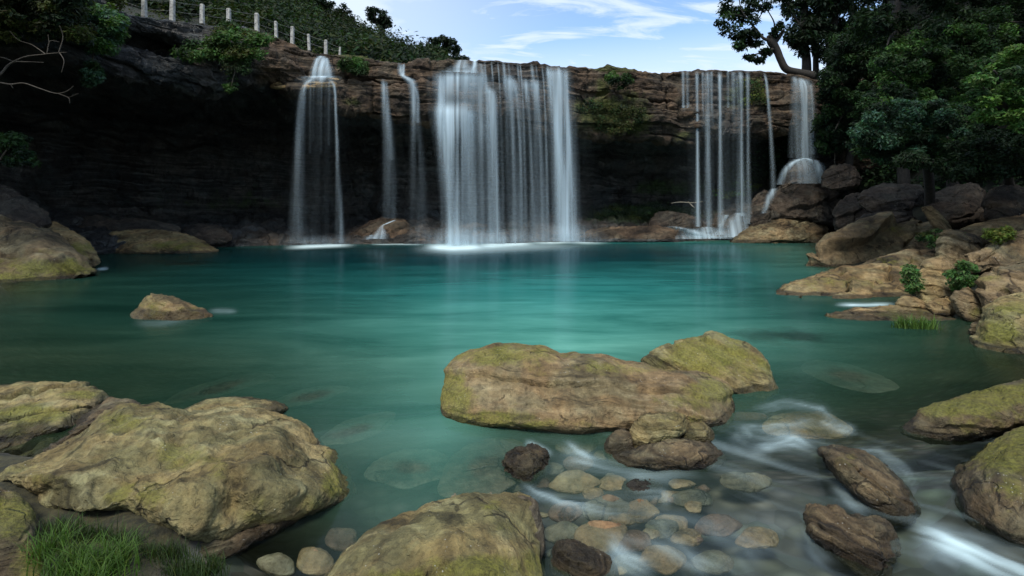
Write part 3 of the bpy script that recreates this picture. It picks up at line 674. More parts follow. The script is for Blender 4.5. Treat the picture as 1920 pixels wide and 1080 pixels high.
for i, (lb, cx_, cy_, rx_, ry_, ro_, zt_) in enumerate(SLABS):
    rs = np.random.RandomState(700 + i); a_ = np.linspace(0, 2 * np.pi, 11, endpoint=False); k = .85 + .3 * rs.rand(11)
    e1, e2 = rx_ * k * np.cos(a_), ry_ * k * np.sin(a_)
    px = cx_ + e1 * math.cos(ro_) - e2 * math.sin(ro_); py = cy_ + e1 * math.sin(ro_) + e2 * math.cos(ro_)
    D0_ = F0 * (CH - zt_ + .04) / (py.max() - YH); D1_ = F0 * (CH - zt_ + .04) / (py.min() - YH)
    rock('sunken_slab', lb, 'rock', np.stack([px, py], -1), D0_ + .05, D1_ - D0_, .06, .15, M_SUNKGREY if 'brown' in lb else M_SUNKPALE, n=(140, 34), seed=170 + i, rough=.02, lamp=0, facets=0, wetz=.001, mossup=0)

# ------------------------------------------------------------------ the cliff with its cave
K = np.array([  # px, lip distance, lip row, lower edge row of the lit face, cave depth, ledge fraction
    (-520, 9.5, -480, -190, 9, .5), (-200, 12, -290, -70, 10, .5), (0, 16.5, -125, 55, 10, .5), (120, 20, -35, 118, 10, .45), (228, 23.2, 27, 152, 10, .42), (262, 24, 28, 158, 10, .42), (325, 25, 37, 165, 10, .42), (380, 26, 42, 166, 10, .45),
    (430, 27, 50, 160, 10, .5), (480, 27.6, 58, 150, 10, .5), (520, 28.2, 70, 152, 10, .5), (548, 28.5, 82, 165, 10, .5), (575, 28.8, 96, 178, 10, .55), (612, 29, 103, 190, 10, .5), (640, 29.2, 101, 200, 10, .45), (680, 29.4, 102, 215, 9, .45), (700, 29.5, 108, 220, 9, .4),
    (720, 29.5, 116, 226, 9, .4), (750, 29.6, 119, 232, 9, .35), (800, 29.8, 114, 236, 9, .3), (825, 29.9, 113, 232, 9, .3), (845, 30, 113, 232, 9, .3), (890, 30.1, 114, 236, 9, .3), (898, 30.1, 110, 240, 9, .3), (930, 30.2, 111, 244, 9, .3), (955, 30.4, 115, 246, 9, .3),
    (1000, 30.8, 119, 248, 9, .3), (1062, 31.3, 126, 250, 9, .3), (1066, 31.3, 122, 250, 9, .35), (1100, 31.5, 125, 256, 9, .4), (1120, 31.6, 126, 256, 9, .4), (1140, 31.7, 121, 258, 9, .4), (1178, 32, 128, 260, 9, .4), (1222, 32.3, 135, 264, 9, .42), (1290, 33, 134, 270, 9, .45), (1340, 33.3, 131, 270, 9, .45),
    (1380, 33.6, 130, 262, 8, .5), (1430, 34, 133, 250, 7, .5), (1480, 34.3, 138, 240, 6, .5), (1505, 34.5, 142, 240, 5, .5), (1535, 34.6, 150, 260, 4, .5), (1580, 34.5, 150, 300, 3, .5), (1660, 33, 145, 330, 2, .5), (1760, 30, 130, 330, 2, .5)], float)
cpx = np.concatenate([np.linspace(-520, 200, 110, endpoint=False), np.linspace(200, 1600, 760), np.linspace(1604, 1760, 30)])
K[:, 4] *= np.where(K[:, 0] > 700, .68, 1.0)
kk = [np.interp(cpx, K[:, 0], K[:, i]) for i in range(1, 6)]
cD, cT, cB, cC, cL = kk
zt = CH - (cT - YH) / F0 * cD; zb = CH - (cB - YH) / F0 * cD
hgt = zt - zb
fy = np.interp(cpx, [-520, 200, 560, 900, 1080, 1250, 1400, 1760], [2.0, 2.0, 1.4, 1.6, 2.4, 2.6, 4.2, 4.5])   # floor height at the cave wall
CP = [
    (cD + 16, zt + 1.2, 8), (cD + 5, zt + .30, 10), (cD + 1.2, zt + .12, 10), (cD + .25, zt + .06, 8), (cD + .02, zt - .06, 26),
    (cD - .06, zt - hgt * cL * .9, 8), (cD + .35, zt - hgt * cL, 8), (cD - .45, zt - hgt * (cL + .06), 36), (cD - .55, zt - hgt * .8, 22),
    (cD - .25, zb + .12, 10), (cD + .35, zb, 14), (cD + 2.2, zb + .05, 14), (cD + cC * .7, zb - .5, 14), (cD + cC, zb - 2.0, 26),
    (cD + cC, fy + .2, 14), (cD + cC * .75, fy * .8, 18), (cD + cC * .4, fy * .5, 20), (cD + 1.0, .35 + 0 * fy, 12), (cD + .2, -.25 + 0 * fy, 6), (cD - 1.5, -2.2 + 0 * fy, 1)]
rows_Y, rows_z, rows_k = [], [], []
for i in range(len(CP) - 1):
    a, b = CP[i], CP[i + 1]
    for t in np.linspace(0, 1, a[2], endpoint=False):
        rows_Y.append(a[0] + (b[0] - a[0]) * t); rows_z.append(a[1] + (b[1] - a[1]) * t); rows_k.append(i + t)
cY = np.array(rows_Y).T; cZ = np.array(rows_z).T; ck = np.array(rows_k)
gap = np.exp(-(((cpx - 285) / 55)[:, None]) ** 2 - ((YH - (cZ - CH) / cY * F0 - (76 + (cpx[:, None] - 285) * .22)) / 13) ** 2) * ((ck > 3.9) & (ck < 9))
cY = cY + 1.9 * gap
cg = np.stack([(cpx[:, None] - 960) / F0 * cY, cY, cZ], -1)
nr = gnormals(cg)
if (nr[300, 90:120, 1]).mean() > 0: nr = -nr
fw = np.interp(ck, [0, 1, 2.5, 4, 9.5, 10.5, 13, 14.5, 17, 18.9], [.3, .25, .1, .75, 1, .8, .7, .9, 1, .3])
wz = cg[..., 2] + .35 * fbm(cg * np.array([.16, .16, .5]), 4) + .03 * cg[..., 0]
lay = wz / .62; li = np.floor(lay); lf = lay - li
hs = rnd1(li, 3) * .6 + .4 * rnd1(li + 31 * np.floor(cg[..., 0] / 6 + rnd1(li, 9) * 5), 4)
hs2 = rnd1(li + 1, 3) * .6 + .4 * rnd1(li + 1 + 31 * np.floor(cg[..., 0] / 6 + rnd1(li + 1, 9) * 5), 4)
k2 = sstep(.84, 1, lf); hs = hs * (1 - k2) + hs2 * k2 - .5
crack = np.exp(-((lf - .92) / .08) ** 2) * sstep(-.15, .3, fbm(cg * np.array([.3, .3, 1.2]) + 4, 3))
dd = .55 * hs - .30 * crack + .5 * fbm(cg * .3, 3) + .22 * fbm(cg * 1.1 + 9, 5, .55) + .14 * ridged(cg * np.array([.8, .8, 1.8]), 4)
vert = np.exp(-(pn(np.stack([cg[..., 0] * .42, 0 * lay, li * .37], -1)) / .045) ** 2)
dd = dd - .22 * vert
cg = cg + nr * (dd * fw[None])[..., None]
cpy = YH - (cg[..., 2] - CH) / cg[..., 1] * F0; cpxx = 960 + cg[..., 0] / cg[..., 1] * F0
cm = np.zeros(cpy.shape)
for (mx, my, rx, ry, ms) in [(1140, 215, 60, 34, 1.3), (1200, 225, 30, 40, .9), (1090, 200, 20, 16, 1.0), (1150, 128, 50, 8, 1.3), (1130, 165, 20, 26, .9), (1180, 180, 20, 14, .9), (1290, 255, 40, 14, .7), (1385, 180, 30, 30, .9), (1420, 170, 20, 40, .8), (690, 104, 60, 6, 1.3), (660, 190, 20, 14, .8), (960, 430, 30, 10, .4),
                             (1210, 400, 120, 18, 1.2), (1400, 330, 50, 30, 1.3), (1270, 350, 90, 20, .8), (450, 380, 200, 24, .45), (520, 190, 30, 14, .5), (440, 200, 30, 8, .5)]:
    cm = np.maximum(cm, ms * np.exp(-((cpxx - mx) / rx) ** 2 - ((cpy - my) / ry) ** 2))
cw = np.where(ck[None] > 10.2, .9, 0) * np.where(ck[None] > 15, .55, 1) + 0 * cpy  # cave rows: wet rock, and where the painted bluish haze shows
cw = np.maximum(cw, .62 * sstep(560, 440, cpxx)); cw = np.maximum(cw, .5 * np.exp(-((cpxx - 950) / 115) ** 2) * (ck[None] > 3.5)); cw = np.maximum(cw, .45 * np.exp(-((cpxx - 1360) / 110) ** 2) * (ck[None] > 3.5))  # left end also toned down through this mask
cliff = mk('cliff', cg, gridf(*cg.shape[:2]), M_CLIFF, None, dict(moss=cm.ravel(), wet=cw.ravel(), strat=(wz * .9).ravel()))
tag(cliff, 'wide layered sandstone cliff overhanging a dark cave behind the waterfalls', 'cliff', None, 'structure')


def lip(px):
    """distance and height of the cliff lip at column px"""
    D = np.interp(px, K[:, 0], K[:, 1]); return D, CH - (np.interp(px, K[:, 0], K[:, 2]) - YH) / F0 * D


# ------------------------------------------------------------------ waterfalls
def strand(mb, pts, bulge=.35, off=.95, seed=0, m=9, n=70, soft=1.3):
    """pts: (px, py, width_px, density[, extra distance]) of one ribbon of falling water"""
    pts = np.array([tuple(q) + (0.,) * (5 - len(q)) for q in pts], float)
    s = spline(np.concatenate([pts[:, :2], pts[:, 2:]], 1), n)
    D = np.interp(s[:, 0], K[:, 0], K[:, 1])
    c = np.linspace(-1, 1, m)
    X = s[:, :1] + c[None] * s[:, 2:3] * .5 * 1.5
    fl = np.concatenate([[0], np.cumsum(np.abs(np.diff(s[:, 1])))]) / 960 * 30
    Yc = (D - off + s[:, 4] - .012 * fl ** 1.3)
    wid = s[:, 2:3] / F0 * Yc[:, None]
    Y = Yc[:, None] - bulge * np.minimum(wid, 1.2) * (1 - c[None] ** 2)
    g = P(X, np.broadcast_to(s[:, 1:2], X.shape), Y)
    de = np.clip(s[:, 3:4], 0, 1.5) * np.exp(-(np.abs(c[None]) / .62) ** 2 * soft) * (1 - np.abs(c[None]) ** 6)
    e = np.minimum(np.arange(n), 3) / 3.0
    de = de * e[:, None]
    flow = np.stack([g[..., 0] + seed * 3.3, np.broadcast_to(-fl[:, None], X.shape), 0 * X + seed], -1)
    mb.add(g, gridf(n, m), dens=de.ravel(), flow=flow.reshape(-1, 3))


def fall(label, strands, **kw):
    mb = MB()
    for i, s in enumerate(strands): strand(mb, s, seed=i + len(label), **kw)
    tag(mb.build('waterfall', M_FALL), label, 'waterfall')


rs = np.random.RandomState(4)
L = [[(602, 104, 12, .9, .9), (603, 112, 20, .95, .5), (604, 128, 32, .95, .1), (604, 145, 36, 1.0, 0)],
     [(594, 108, 8, .8, .7), (590, 130, 12, .7, .1), (588, 146, 14, .8, 0)], [(612, 108, 8, .7, .7), (615, 130, 10, .7, .1), (617, 146, 12, .8, 0)],
     [(600, 142, 52, .8), (598, 147, 62, .6, -.2), (596, 156, 64, .1, -.3)],
     [(590, 145, 20, .8, -.1), (572, 160, 11, .8, -.3), (565, 200, 14, .55, -.3), (560, 300, 20, .32, -.3), (557, 456, 28, .2, -.3)],
     [(616, 146, 12, .7, -.1), (627, 165, 6, .8, -.3), (630, 220, 6, .65, -.3), (634, 330, 9, .42, -.3), (638, 456, 16, .28, -.3)],
     [(600, 148, 66, .3, -.2), (598, 170, 78, .08, -.3), (597, 300, 86, .02, -.3), (597, 455, 90, .03, -.3)]]
for x in (583, 589, 604, 618): L.append([(x, 148, 4, .5, -.2), (x - 1, 175, 4, .10, -.3), (x - 2, 230 + 60 * rs.rand(), 6, .03, -.3)])
L += [[(597, 440, 100, 0, -.6), (597, 452, 116, .2, -.8), (597, 461, 124, .3, -.8)]]
fall('left waterfall fanning over a pale orange ledge below the end of the fence', L, off=1.4)
fall('faint thin waterfall just right of the left fall starting halfway down the rock', [[(718, 147, 8, .6), (720, 165, 11, .9), (722, 200, 14, .6), (727, 260, 22, .2), (733, 410, 30, .11)], [(724, 150, 5, .5), (728, 200, 7, .3), (734, 300, 12, .12)]])
fall('narrow stepped waterfall trickling sideways off a notch left of the broad fall', [[(750, 117, 8, .8, .9), (751, 125, 10, 1.0, .3), (753, 140, 11, 1.0, .2), (768, 150, 17, 1.0, 0), (775, 165, 16, .8), (777, 200, 14, .7), (779, 240, 18, .3), (783, 320, 26, .15), (787, 445, 34, .10)], [(757, 120, 5, .6, .6), (756, 142, 6, .7)], [(770, 152, 6, .6), (783, 180, 6, .5), (783, 230, 8, .35)]])
rock('ledge', 'pale orange rock ledge jutting from the cliff under the left waterfall', 'ledge', [(498, 158), (520, 147), (560, 139), (600, 138), (632, 143), (645, 152), (630, 163), (570, 167), (520, 166)], 28.4, 1.2, .65, 1.5, M_TAN, n=(200, 50), seed=88, rough=.03, lamp=.04, wetz=.001)
M = [[(868, 112, 20, .6, .9), (866, 122, 30, .7, .2), (864, 135, 60, .9, .1)], [(890, 112, 8, .9, .9), (889, 124, 12, .9, .2), (882, 137, 26, 1.0, .1)],
     [(858, 131, 66, 1.2), (856, 145, 76, 1.3), (853, 170, 74, .8), (852, 190, 70, .55), (850, 212, 66, 1.6, -.15), (851, 235, 62, 1.3, -.15), (853, 290, 54, .7, -.1), (856, 380, 46, .5), (859, 458, 46, .6)],
     [(830, 138, 16, .9), (829, 190, 18, 1.0), (831, 225, 26, 1.1), (838, 290, 26, .9), (844, 380, 26, .8), (846, 461, 30, .9)],
     [(886, 133, 50, 1.1), (890, 150, 54, .7), (897, 200, 58, .42), (901, 240, 52, .42), (902, 300, 50, .22), (903, 456, 52, .18)],
     [(878, 205, 34, .9, -.1), (880, 240, 30, .5), (884, 330, 26, .35), (886, 458, 30, .3)],
     [(914, 162, 14, .9), (921, 180, 20, 1.0), (924, 230, 20, .85), (927, 300, 20, .6), (931, 455, 26, .42)],
     [(900, 118, 10, .4, .3), (905, 140, 12, .4), (915, 175, 16, .5)],
     [(988, 120, 170, .02, .5), (992, 150, 170, .03), (996, 220, 166, .06), (1000, 320, 160, .07), (1004, 454, 156, .09)]]
for x, w, d in [(908, 5, .5), (921, 5, .35), (933, 4, .3), (944, 8, .7), (953, 5, .5), (970, 6, .4), (975, 4, .5), (997, 9, .65), (1005, 5, .4), (1016, 4, .35), (1027, 9, .7), (1033, 4, .4), (1047, 8, .7)]:
    q_ = rs.rand() ** 1.6; M.append([(x, 111 + (x - 900) * .085, w * .7, d * .7, .6), (x + 1, 122 + (x - 900) * .07, w * .8, d, .1), (x + 5, 180, w * .8 + 1, d * (.25 + .65 * q_), 0), (x + 9, 300, w + 2, d * (.10 + .6 * q_)), (x + 12, 452, w + 4, d * (.06 + .5 * q_))])
for x, y, w in [(951, 141, 22), (1001, 149, 20), (963, 150, 10), (983, 148, 12)]:
    M.append([(x, y - 2, w, 1.2), (x + 3, y + 8, w + 2, 1.1), (x + 8, y + 60, w * .7, .4), (x + 13, y + 150, w * .6, .24), (x + 18, 453, w + 4, .2)])
M += [[(860, 425, 110, 0, -.6), (858, 445, 130, .35, -.8), (856, 461, 150, .5, -.8)], [(940, 428, 140, 0, -.6), (940, 446, 160, .3, -.8), (938, 458, 170, .45, -.8)], [(1060, 415, 80, 0, -.6), (1066, 438, 100, .4, -.8), (1072, 453, 120, .6, -.8)], [(1044, 124, 34, .6, .5), (1046, 140, 40, .9, .1), (1050, 200, 42, .9), (1058, 300, 40, .9), (1063, 400, 40, .95), (1066, 453, 46, 1.1)],
      [(1060, 127, 7, .8, .3), (1063, 200, 9, .9), (1068, 300, 12, .85), (1072, 400, 14, .8), (1074, 452, 18, .8)],
      [(1030, 124, 14, .6, .3), (1038, 200, 16, .8), (1050, 300, 18, .8), (1056, 452, 24, .7)]]
fall('broad white waterfall in the middle pouring over two ledges into the pool', M, off=1.35)
R = []
for x, w, d, yb in [(1281, 6, .35, 210), (1289, 6, .3, 200), (1307, 6, .85, 425), (1326, 9, 1.05, 435), (1350, 7, .9, 425), (1387, 11, 1.2, 405), (1402, 7, .6, 420), (1334, 5, .45, 240), (1365, 5, .35, 200), (1375, 9, .4, 260), (1318, 5, .35, 250)]:
    R.append([(x, 133 - abs(x - 1340) * .01, w, d * .9, .6), (x, 143, w + 1, d, .1), (x + .5, 200, w, d * .85), (x + 1, 300 if yb > 300 else (143 + yb) / 2 + 20, w + 1, d * (.75 if yb > 300 else .4)), (x + 2, yb, w + 5, d * (.75 if yb > 300 else .05))])
R += [[(1345, 138, 120, .05, .3), (1345, 250, 125, .05), (1345, 420, 125, .08)], [(1388, 398, 18, .8, .3), (1384, 415, 36, .9, .3), (1378, 445, 60, .9, 0)], [(1362, 402, 14, .8, .3), (1354, 420, 12, .8, .2), (1350, 440, 22, .8)],
      [(1326, 425, 24, .6, .4), (1322, 436, 70, .8, .2), (1318, 448, 110, .8, 0)], [(1255, 424, 30, .35, .6), (1290, 432, 40, .7, .3), (1330, 446, 60, .8, 0)]]
fall('right waterfall of five separate thin white ribbons crashing on wet rocks', R)
fall('single fine thread of water curving down right of the five ribbons', [[(1433, 136, 5, .5, .3), (1438, 160, 6, .7), (1444, 230, 7, .55), (1448, 300, 9, .4), (1450, 352, 12, .3)]])
fall('far right waterfall dropping beside the dark trees onto a domed rock', [[(1490, 142, 12, .5, .6), (1491, 160, 14, .6), (1492, 210, 18, .4), (1493, 296, 24, .25)], [(1506, 146, 20, .7, .4), (1511, 165, 26, .8), (1514, 210, 28, .6), (1515, 298, 34, .45)], [(1500, 144, 9, .8, .4), (1505, 170, 9, .8), (1508, 230, 10, .6), (1507, 298, 14, .55)], [(1520, 155, 6, .6), (1524, 200, 8, .5), (1525, 290, 14, .3)]])
fall('milky arch of water spreading over the domed rock under the far right fall', [[(1508, 296, 14, .8, -1.6), (1490, 304, 16, 1.0, -1.9), (1474, 320, 15, 1.0, -1.9), (1463, 346, 14, .7, -1.7)], [(1506, 296, 16, .8, -1.6), (1524, 302, 22, .9, -1.8), (1537, 318, 22, .8, -1.8), (1543, 344, 18, .6, -1.6)], [(1505, 297, 34, .6, -1.6), (1508, 315, 50, .5, -1.95), (1512, 344, 60, .4, -2)]])
fall('short side cascade slipping between dark boulders at the right of the pool', [[(1452, 352, 10, .7, -2.3), (1446, 366, 15, .95, -2.4), (1440, 380, 13, .8, -2.4), (1432, 400, 9, .6, -2.4)]])
fall('small white trickle over the brown wet rock under the thin middle falls', [[(742, 412, 5, .9, .6), (728, 418, 6, 1, .3), (716, 424, 6, .9, .1), (714, 436, 18, .8, 0), (708, 448, 30, .7, -.2)], [(698, 440, 10, .5, 0), (690, 449, 16, .4, 0)]])


# ------------------------------------------------------------------ leaves
def leaves(mb, cen, rad, n, size, tint, rs, tilt=.5, aspect=.42, flat=0.0, var=.3, shell=.5, droop=.25):
    """n leaf faces spread through an ellipsoid cluster; adds them to mb"""
    d = rs.normal(size=(n, 3)); d /= np.linalg.norm(d, axis=1)[:, None]
    r = rs.rand(n) ** (shell)
    c = np.asarray(cen) + d * r[:, None] * np.asarray(rad)
    nn = d * .45 + rs.normal(size=(n, 3)) * tilt + np.array([0, -.25, .85]); nn /= np.linalg.norm(nn, axis=1)[:, None]
    a = d * .7 + rs.normal(size=(n, 3)) * .8 - np.array([0, 0, droop]); a -= nn * (a * nn).sum(1)[:, None]; a /= np.linalg.norm(a, axis=1)[:, None]
    b = np.cross(nn, a)
    s = size * (.6 + .8 * rs.rand(n))[:, None]
    v = np.stack([c - a * s * .5, c - a * s * .05 + b * s * aspect * .5 + nn * s * .05, c + a * s * .5 - nn * s * .08, c - a * s * .05 - b * s * aspect * .5 + nn * s * .05], 1)
    t = np.asarray(tint)[None] * (1 + var * (rs.rand(n)[:, None] * 2 - 1)) * (1 + .12 * rs.normal(size=(n, 3)))
    mb.add(v.reshape(-1, 3), np.arange(4 * n).reshape(n, 4), tint=np.repeat(np.clip(t, .002, .6), 4, 0))


def crown(parent, name, clumps, size, rs, per=None, **kw):
    """clumps: (px, py, Y, rx, ry, tint, n) in photo pixels"""
    mb = MB()
    for (x, y, Y, rx, ry, t, n) in clumps:
        m = Y / F0
        leaves(mb, P(x, y, Y), (rx * m, max(rx, ry) * m * .8, ry * m), int(n), size, t, rs, **kw)
    return mb.build(name, M_LEAF, parent, False)


def branches(parent, name, mat, paths, n=7):
    mb = MB()
    for pts in paths:
        s = spline([(x, y, Y, r) for x, y, Y, r in pts], 8 * len(pts))
        mb.add(*tube(P(s[:, 0], s[:, 1], s[:, 2]), s[:, 3], n))
    return mb.build(name, mat, parent)


DG = (.012, .025, .012); MG = (.028, .058, .019); BG = (.056, .118, .030); BLG = (.046, .098, .058); OL = (.050, .062, .016); YG = (.10, .13, .025)


def spray(rs, poly, Y0, Y1, n, rx, ry, tints, leafn):
    """n random clumps whose centres lie inside the pixel polygon"""
    q = np.array(poly, float); out = []
    lo, hi = q.min(0), q.max(0)
    while len(out) < n:
        x, y = lo + rs.rand(2) * (hi - lo)
        a = q; b = np.roll(q, -1, 0)
        c = ((a[:, 1] > y) != (b[:, 1] > y)) & (x < (b[:, 0] - a[:, 0]) * (y - a[:, 1]) / (b[:, 1] - a[:, 1] + 1e-9) + a[:, 0])
        if c.sum() % 2:
            k = .6 + .8 * rs.rand()
            out.append((x, y, Y0 + (Y1 - Y0) * rs.rand(), rx * k, ry * k, tints[rs.randint(len(tints))], leafn * k * k))
    return out


rs = np.random.RandomState(11)
# leaning tree on the lip
D, z = lip(1530)
t = empty('tree', P(1500, 137, 35), 'dark leaning tree with a bent trunk against the sky right of the falls', 'tree')
branches(t, 'trunk', M_BARK, [[(1525, 143, 35, .34), (1500, 137, 35, .27), (1475, 130, 35, .25), (1464, 112, 35, .24), (1457, 95, 35, .25), (1447, 78, 35, .30), (1443, 66, 35, .2)],
     [(1450, 82, 35, .2), (1462, 68, 35, .14), (1470, 55, 34.6, .08)], [(1446, 76, 35, .15), (1432, 72, 35, .1), (1420, 58, 35, .08), (1405, 40, 34.5, .06), (1390, 18, 34.5, .04), (1385, -10, 34.5, .03)],
     [(1450, 92, 35, .12), (1432, 98, 34.6, .07), (1412, 103, 34.4, .04)], [(1425, 64, 35, .06), (1402, 62, 34.8, .04), (1375, 55, 34.6, .03)], [(1413, 48, 35, .05), (1428, 25, 35, .04), (1435, -5, 35, .03)], [(1400, 32, 34.6, .04), (1372, 25, 34.6, .02)], [(1447, 70, 35, .08), (1452, 45, 35.2, .05), (1440, 20, 35.2, .03)]])
cl = spray(rs, [(1352, -40), (1350, 10), (1352, 60), (1372, 70), (1398, 62), (1420, 40), (1432, 20), (1470, 0), (1490, -40)], 34, 36.5, 60, 15, 9, [DG, DG, MG], 75)
cl += spray(rs, [(1378, 62), (1402, 55), (1425, 70), (1430, 86), (1410, 92), (1380, 88)], 34, 36, 20, 11, 7, [DG, DG, MG], 60)
cl += spray(rs, [(1395, 100), (1420, 92), (1448, 90), (1440, 108), (1420, 120), (1400, 112)], 34, 35.5, 14, 10, 6, [DG, DG], 60)
cl += spray(rs, [(1438, 62), (1450, 48), (1468, 42), (1468, 58), (1452, 70)], 34.4, 35.6, 9, 8, 6, [DG, MG], 50)
crown(t, 'crown', cl, .30, rs)
# tall dark trees behind
for i, (x, lab, poly, trunks) in enumerate([
    (1508, 'tall dark tree with hanging foliage right behind the leaning tree', [(1462, -40), (1470, 12), (1490, 40), (1480, 75), (1500, 100), (1530, 90), (1550, 50), (1555, -40)], [[(1512, 150, 37, .36), (1512, 110, 37, .3), (1506, 60, 37, .26), (1510, 0, 37, .22), (1506, -60, 37, .18)], [(1508, 60, 37, .12), (1488, 30, 36.6, .06), (1478, 5, 36.4, .04)]]),
    (1560, 'tall dark tree with two straight stems at the corner of the forest', [(1530, -40), (1525, 40), (1530, 100), (1560, 120), (1605, 100), (1620, 30), (1620, -40)], [[(1530, 150, 38, .22), (1530, 100, 38, .2), (1533, 40, 38, .18), (1538, -60, 38, .14)], [(1558, 150, 37.4, .34), (1560, 80, 37.4, .3), (1568, 0, 37.4, .25), (1570, -60, 37.4, .2)]])]):
    t = empty('tree', P(x, 150, 37), lab, 'tree')
    branches(t, 'trunk', M_BARK, trunks)
    crown(t, 'crown', spray(rs, poly, 35.5, 39, 75, 15, 13, [DG, DG, (.012, .022, .01)], 85), .34, rs, droop=.8)
# the forest on the right bank: separate trees with layered sprays of leaves
RT = [
    ('dark tree with dense crown filling the top of the right forest', [(1600, -160), (1600, 60), (1660, 90), (1740, 70), (1830, 60), (2000, 40), (2200, 0), (2200, -160)], 19, 25, 260, 24, 15, [DG, DG, (.022, .042, .014)], [(1700, 420, 26, .3), (1690, 250, 26, .26), (1680, 60, 26, .2), (1690, -60, 26, .15)], .26),
    ('dark tree at the edge of the forest directly beside the far right fall', [(1545, 120), (1580, 70), (1625, 60), (1650, 110), (1640, 180), (1600, 230), (1560, 250), (1540, 200)], 29, 33, 110, 17, 12, [DG, MG, DG], [(1590, 330, 33, .25), (1600, 200, 33, .2), (1600, 60, 33, .14)], .28),
    ('bluish green tree with drooping branches over the boulders of the right bank', [(1600, 270), (1625, 215), (1690, 190), (1780, 195), (1830, 230), (1800, 280), (1690, 305), (1630, 292)], 14.5, 18.5, 200, 20, 12, [BLG, BLG, MG, DG], [(1745, 402, 21.8, .2), (1740, 320, 20.5, .17), (1720, 220, 18.4, .12), (1690, 190, 18, .06)], .17),
    ('green tree with long layered branches in the middle of the right forest', [(1620, 190), (1650, 110), (1720, 60), (1850, 20), (1920, 50), (1860, 110), (1810, 190), (1720, 210), (1660, 225)], 17, 22, 240, 20, 13, [MG, MG, BG, DG], [(1790, 410, 22.8, .26), (1780, 250, 22, .2), (1750, 100, 21.6, .1)], .2),
    ('bright green tree lit from above at the right edge of the photo', [(1815, 140), (1850, 110), (1925, 90), (2200, 60), (2300, 150), (2200, 235), (1925, 240), (1860, 235), (1810, 215), (1830, 180)], 10.6, 13, 260, 22, 11, [BG, BG, MG, (.07, .14, .03)], [(1950, 420, 13, .16), (1940, 260, 13, .13), (1920, 120, 12.8, .07)], .145),
    ('dim tree with low shadowed branches above the black hollow at the right edge', [(1700, 300), (1780, 270), (1850, 255), (2160, 230), (2160, 310), (1880, 330), (1780, 325)], 13, 18, 190, 22, 13, [DG, (.014, .028, .012)], [(1900, 415, 20, .18), (1890, 330, 19, .14), (1870, 270, 17.6, .08)], .17),
]
for lab, poly, Y0, Y1, n, rx, ry, tints, tr, size in RT:
    t = empty('tree', P(tr[0][0], tr[0][1], tr[0][2]), lab, 'tree')
    paths = [tr]
    for _ in range(7):
        k = rs.randint(len(poly)); u = .4 + .5 * rs.rand(); a = tr[-2]
        paths.append([(a[0], a[1], a[2], .07), ((a[0] + poly[k][0]) / 2, (a[1] + poly[k][1]) / 2 - 8, (a[2] + Y0) / 2, .05), (a[0] + (poly[k][0] - a[0]) * .85, a[1] + (poly[k][1] - a[1]) * .85, Y0 + .4, .02)])
    branches(t, 'trunk', M_BARK, paths)
    cls = spray(rs, poly, Y0, Y1, n, rx, ry, tints, 270)
    if 'filling the top' in lab: cls += spray(rs, [(1720, -80), (1800, -420), (2400, -500), (2400, -60)], 11, 16, 130, 34, 18, tints, 90)  # unseen clumps above the view, added to this crown to shade the right bank
    crown(t, 'crown', cls, size * .72, rs, tilt=.7, var=.45, shell=.7)

# bushes and plants
def bush(name, lab, cat, clumps, size, stems, mat=None, group=None, **kw):
    x, y, Y = stems[0][0][:3]
    t = empty(name, P(x, y, Y), lab, cat, group)
    branches(t, 'stem', mat or M_TWIG, stems, 5)
    crown(t, 'foliage', clumps, size, rs, **kw)


bush('shrub', 'bluish green shrub hanging over the top left corner of the cliff', 'shrub', spray(rs, [(150, 0), (190, 20), (230, 30), (228, 70), (200, 100), (170, 95), (130, 40)], 19.5, 21, 110, 15, 10, [BLG, BLG, BG, (.065, .13, .06)], 80) + spray(rs, [(160, 110), (185, 118), (185, 150), (160, 155)], 19.5, 20.5, 22, 11, 8, [BLG, MG], 70), .17, [[(200, 20, 22, .06), (180, 60, 20.5, .04), (172, 140, 20, .02)], [(200, 20, 22, .05), (215, 60, 20.6, .03)]])
bush('shrub', 'dark shrub covering the upper left corner above the bare twigs', 'shrub', spray(rs, [(-40, -40), (150, -40), (150, 20), (150, 70), (110, 60), (60, 75), (0, 75), (-40, 95)], 14.5, 19, 200, 22, 12, [DG, DG, (.025, .033, .014), OL], 120) + spray(rs, [(95, 40), (125, 35), (120, 55), (95, 55)], 16, 17, 8, 10, 6, [BG, MG], 60), .16, [[(60, -40, 18, .07), (50, 20, 17, .05), (40, 70, 16, .03)], [(60, -40, 18, .06), (110, 20, 17.5, .04), (130, 60, 17, .02)]])
bush('shrub', 'olive shrub spreading on the cliff top between the left shrub and the fence', 'shrub', spray(rs, [(140, -40), (250, -40), (245, 5), (225, 25), (180, 10)], 22, 24.5, 45, 16, 9, [OL, MG, (.06, .09, .02)], 80), .2, [[(205, 26, 24.2, .06), (200, 5, 23.5, .04), (215, -20, 23.4, .02)]])
bush('shrub', 'dim shrub growing low at the left edge under the overhang', 'shrub', spray(rs, [(-40, 250), (30, 248), (65, 265), (50, 290), (90, 310), (30, 308), (-40, 310)], 15.5, 17.5, 36, 15, 8, [DG, MG], 80), .16, [[(-20, 345, 17, .05), (0, 300, 16.8, .03), (25, 265, 16.5, .02)]])
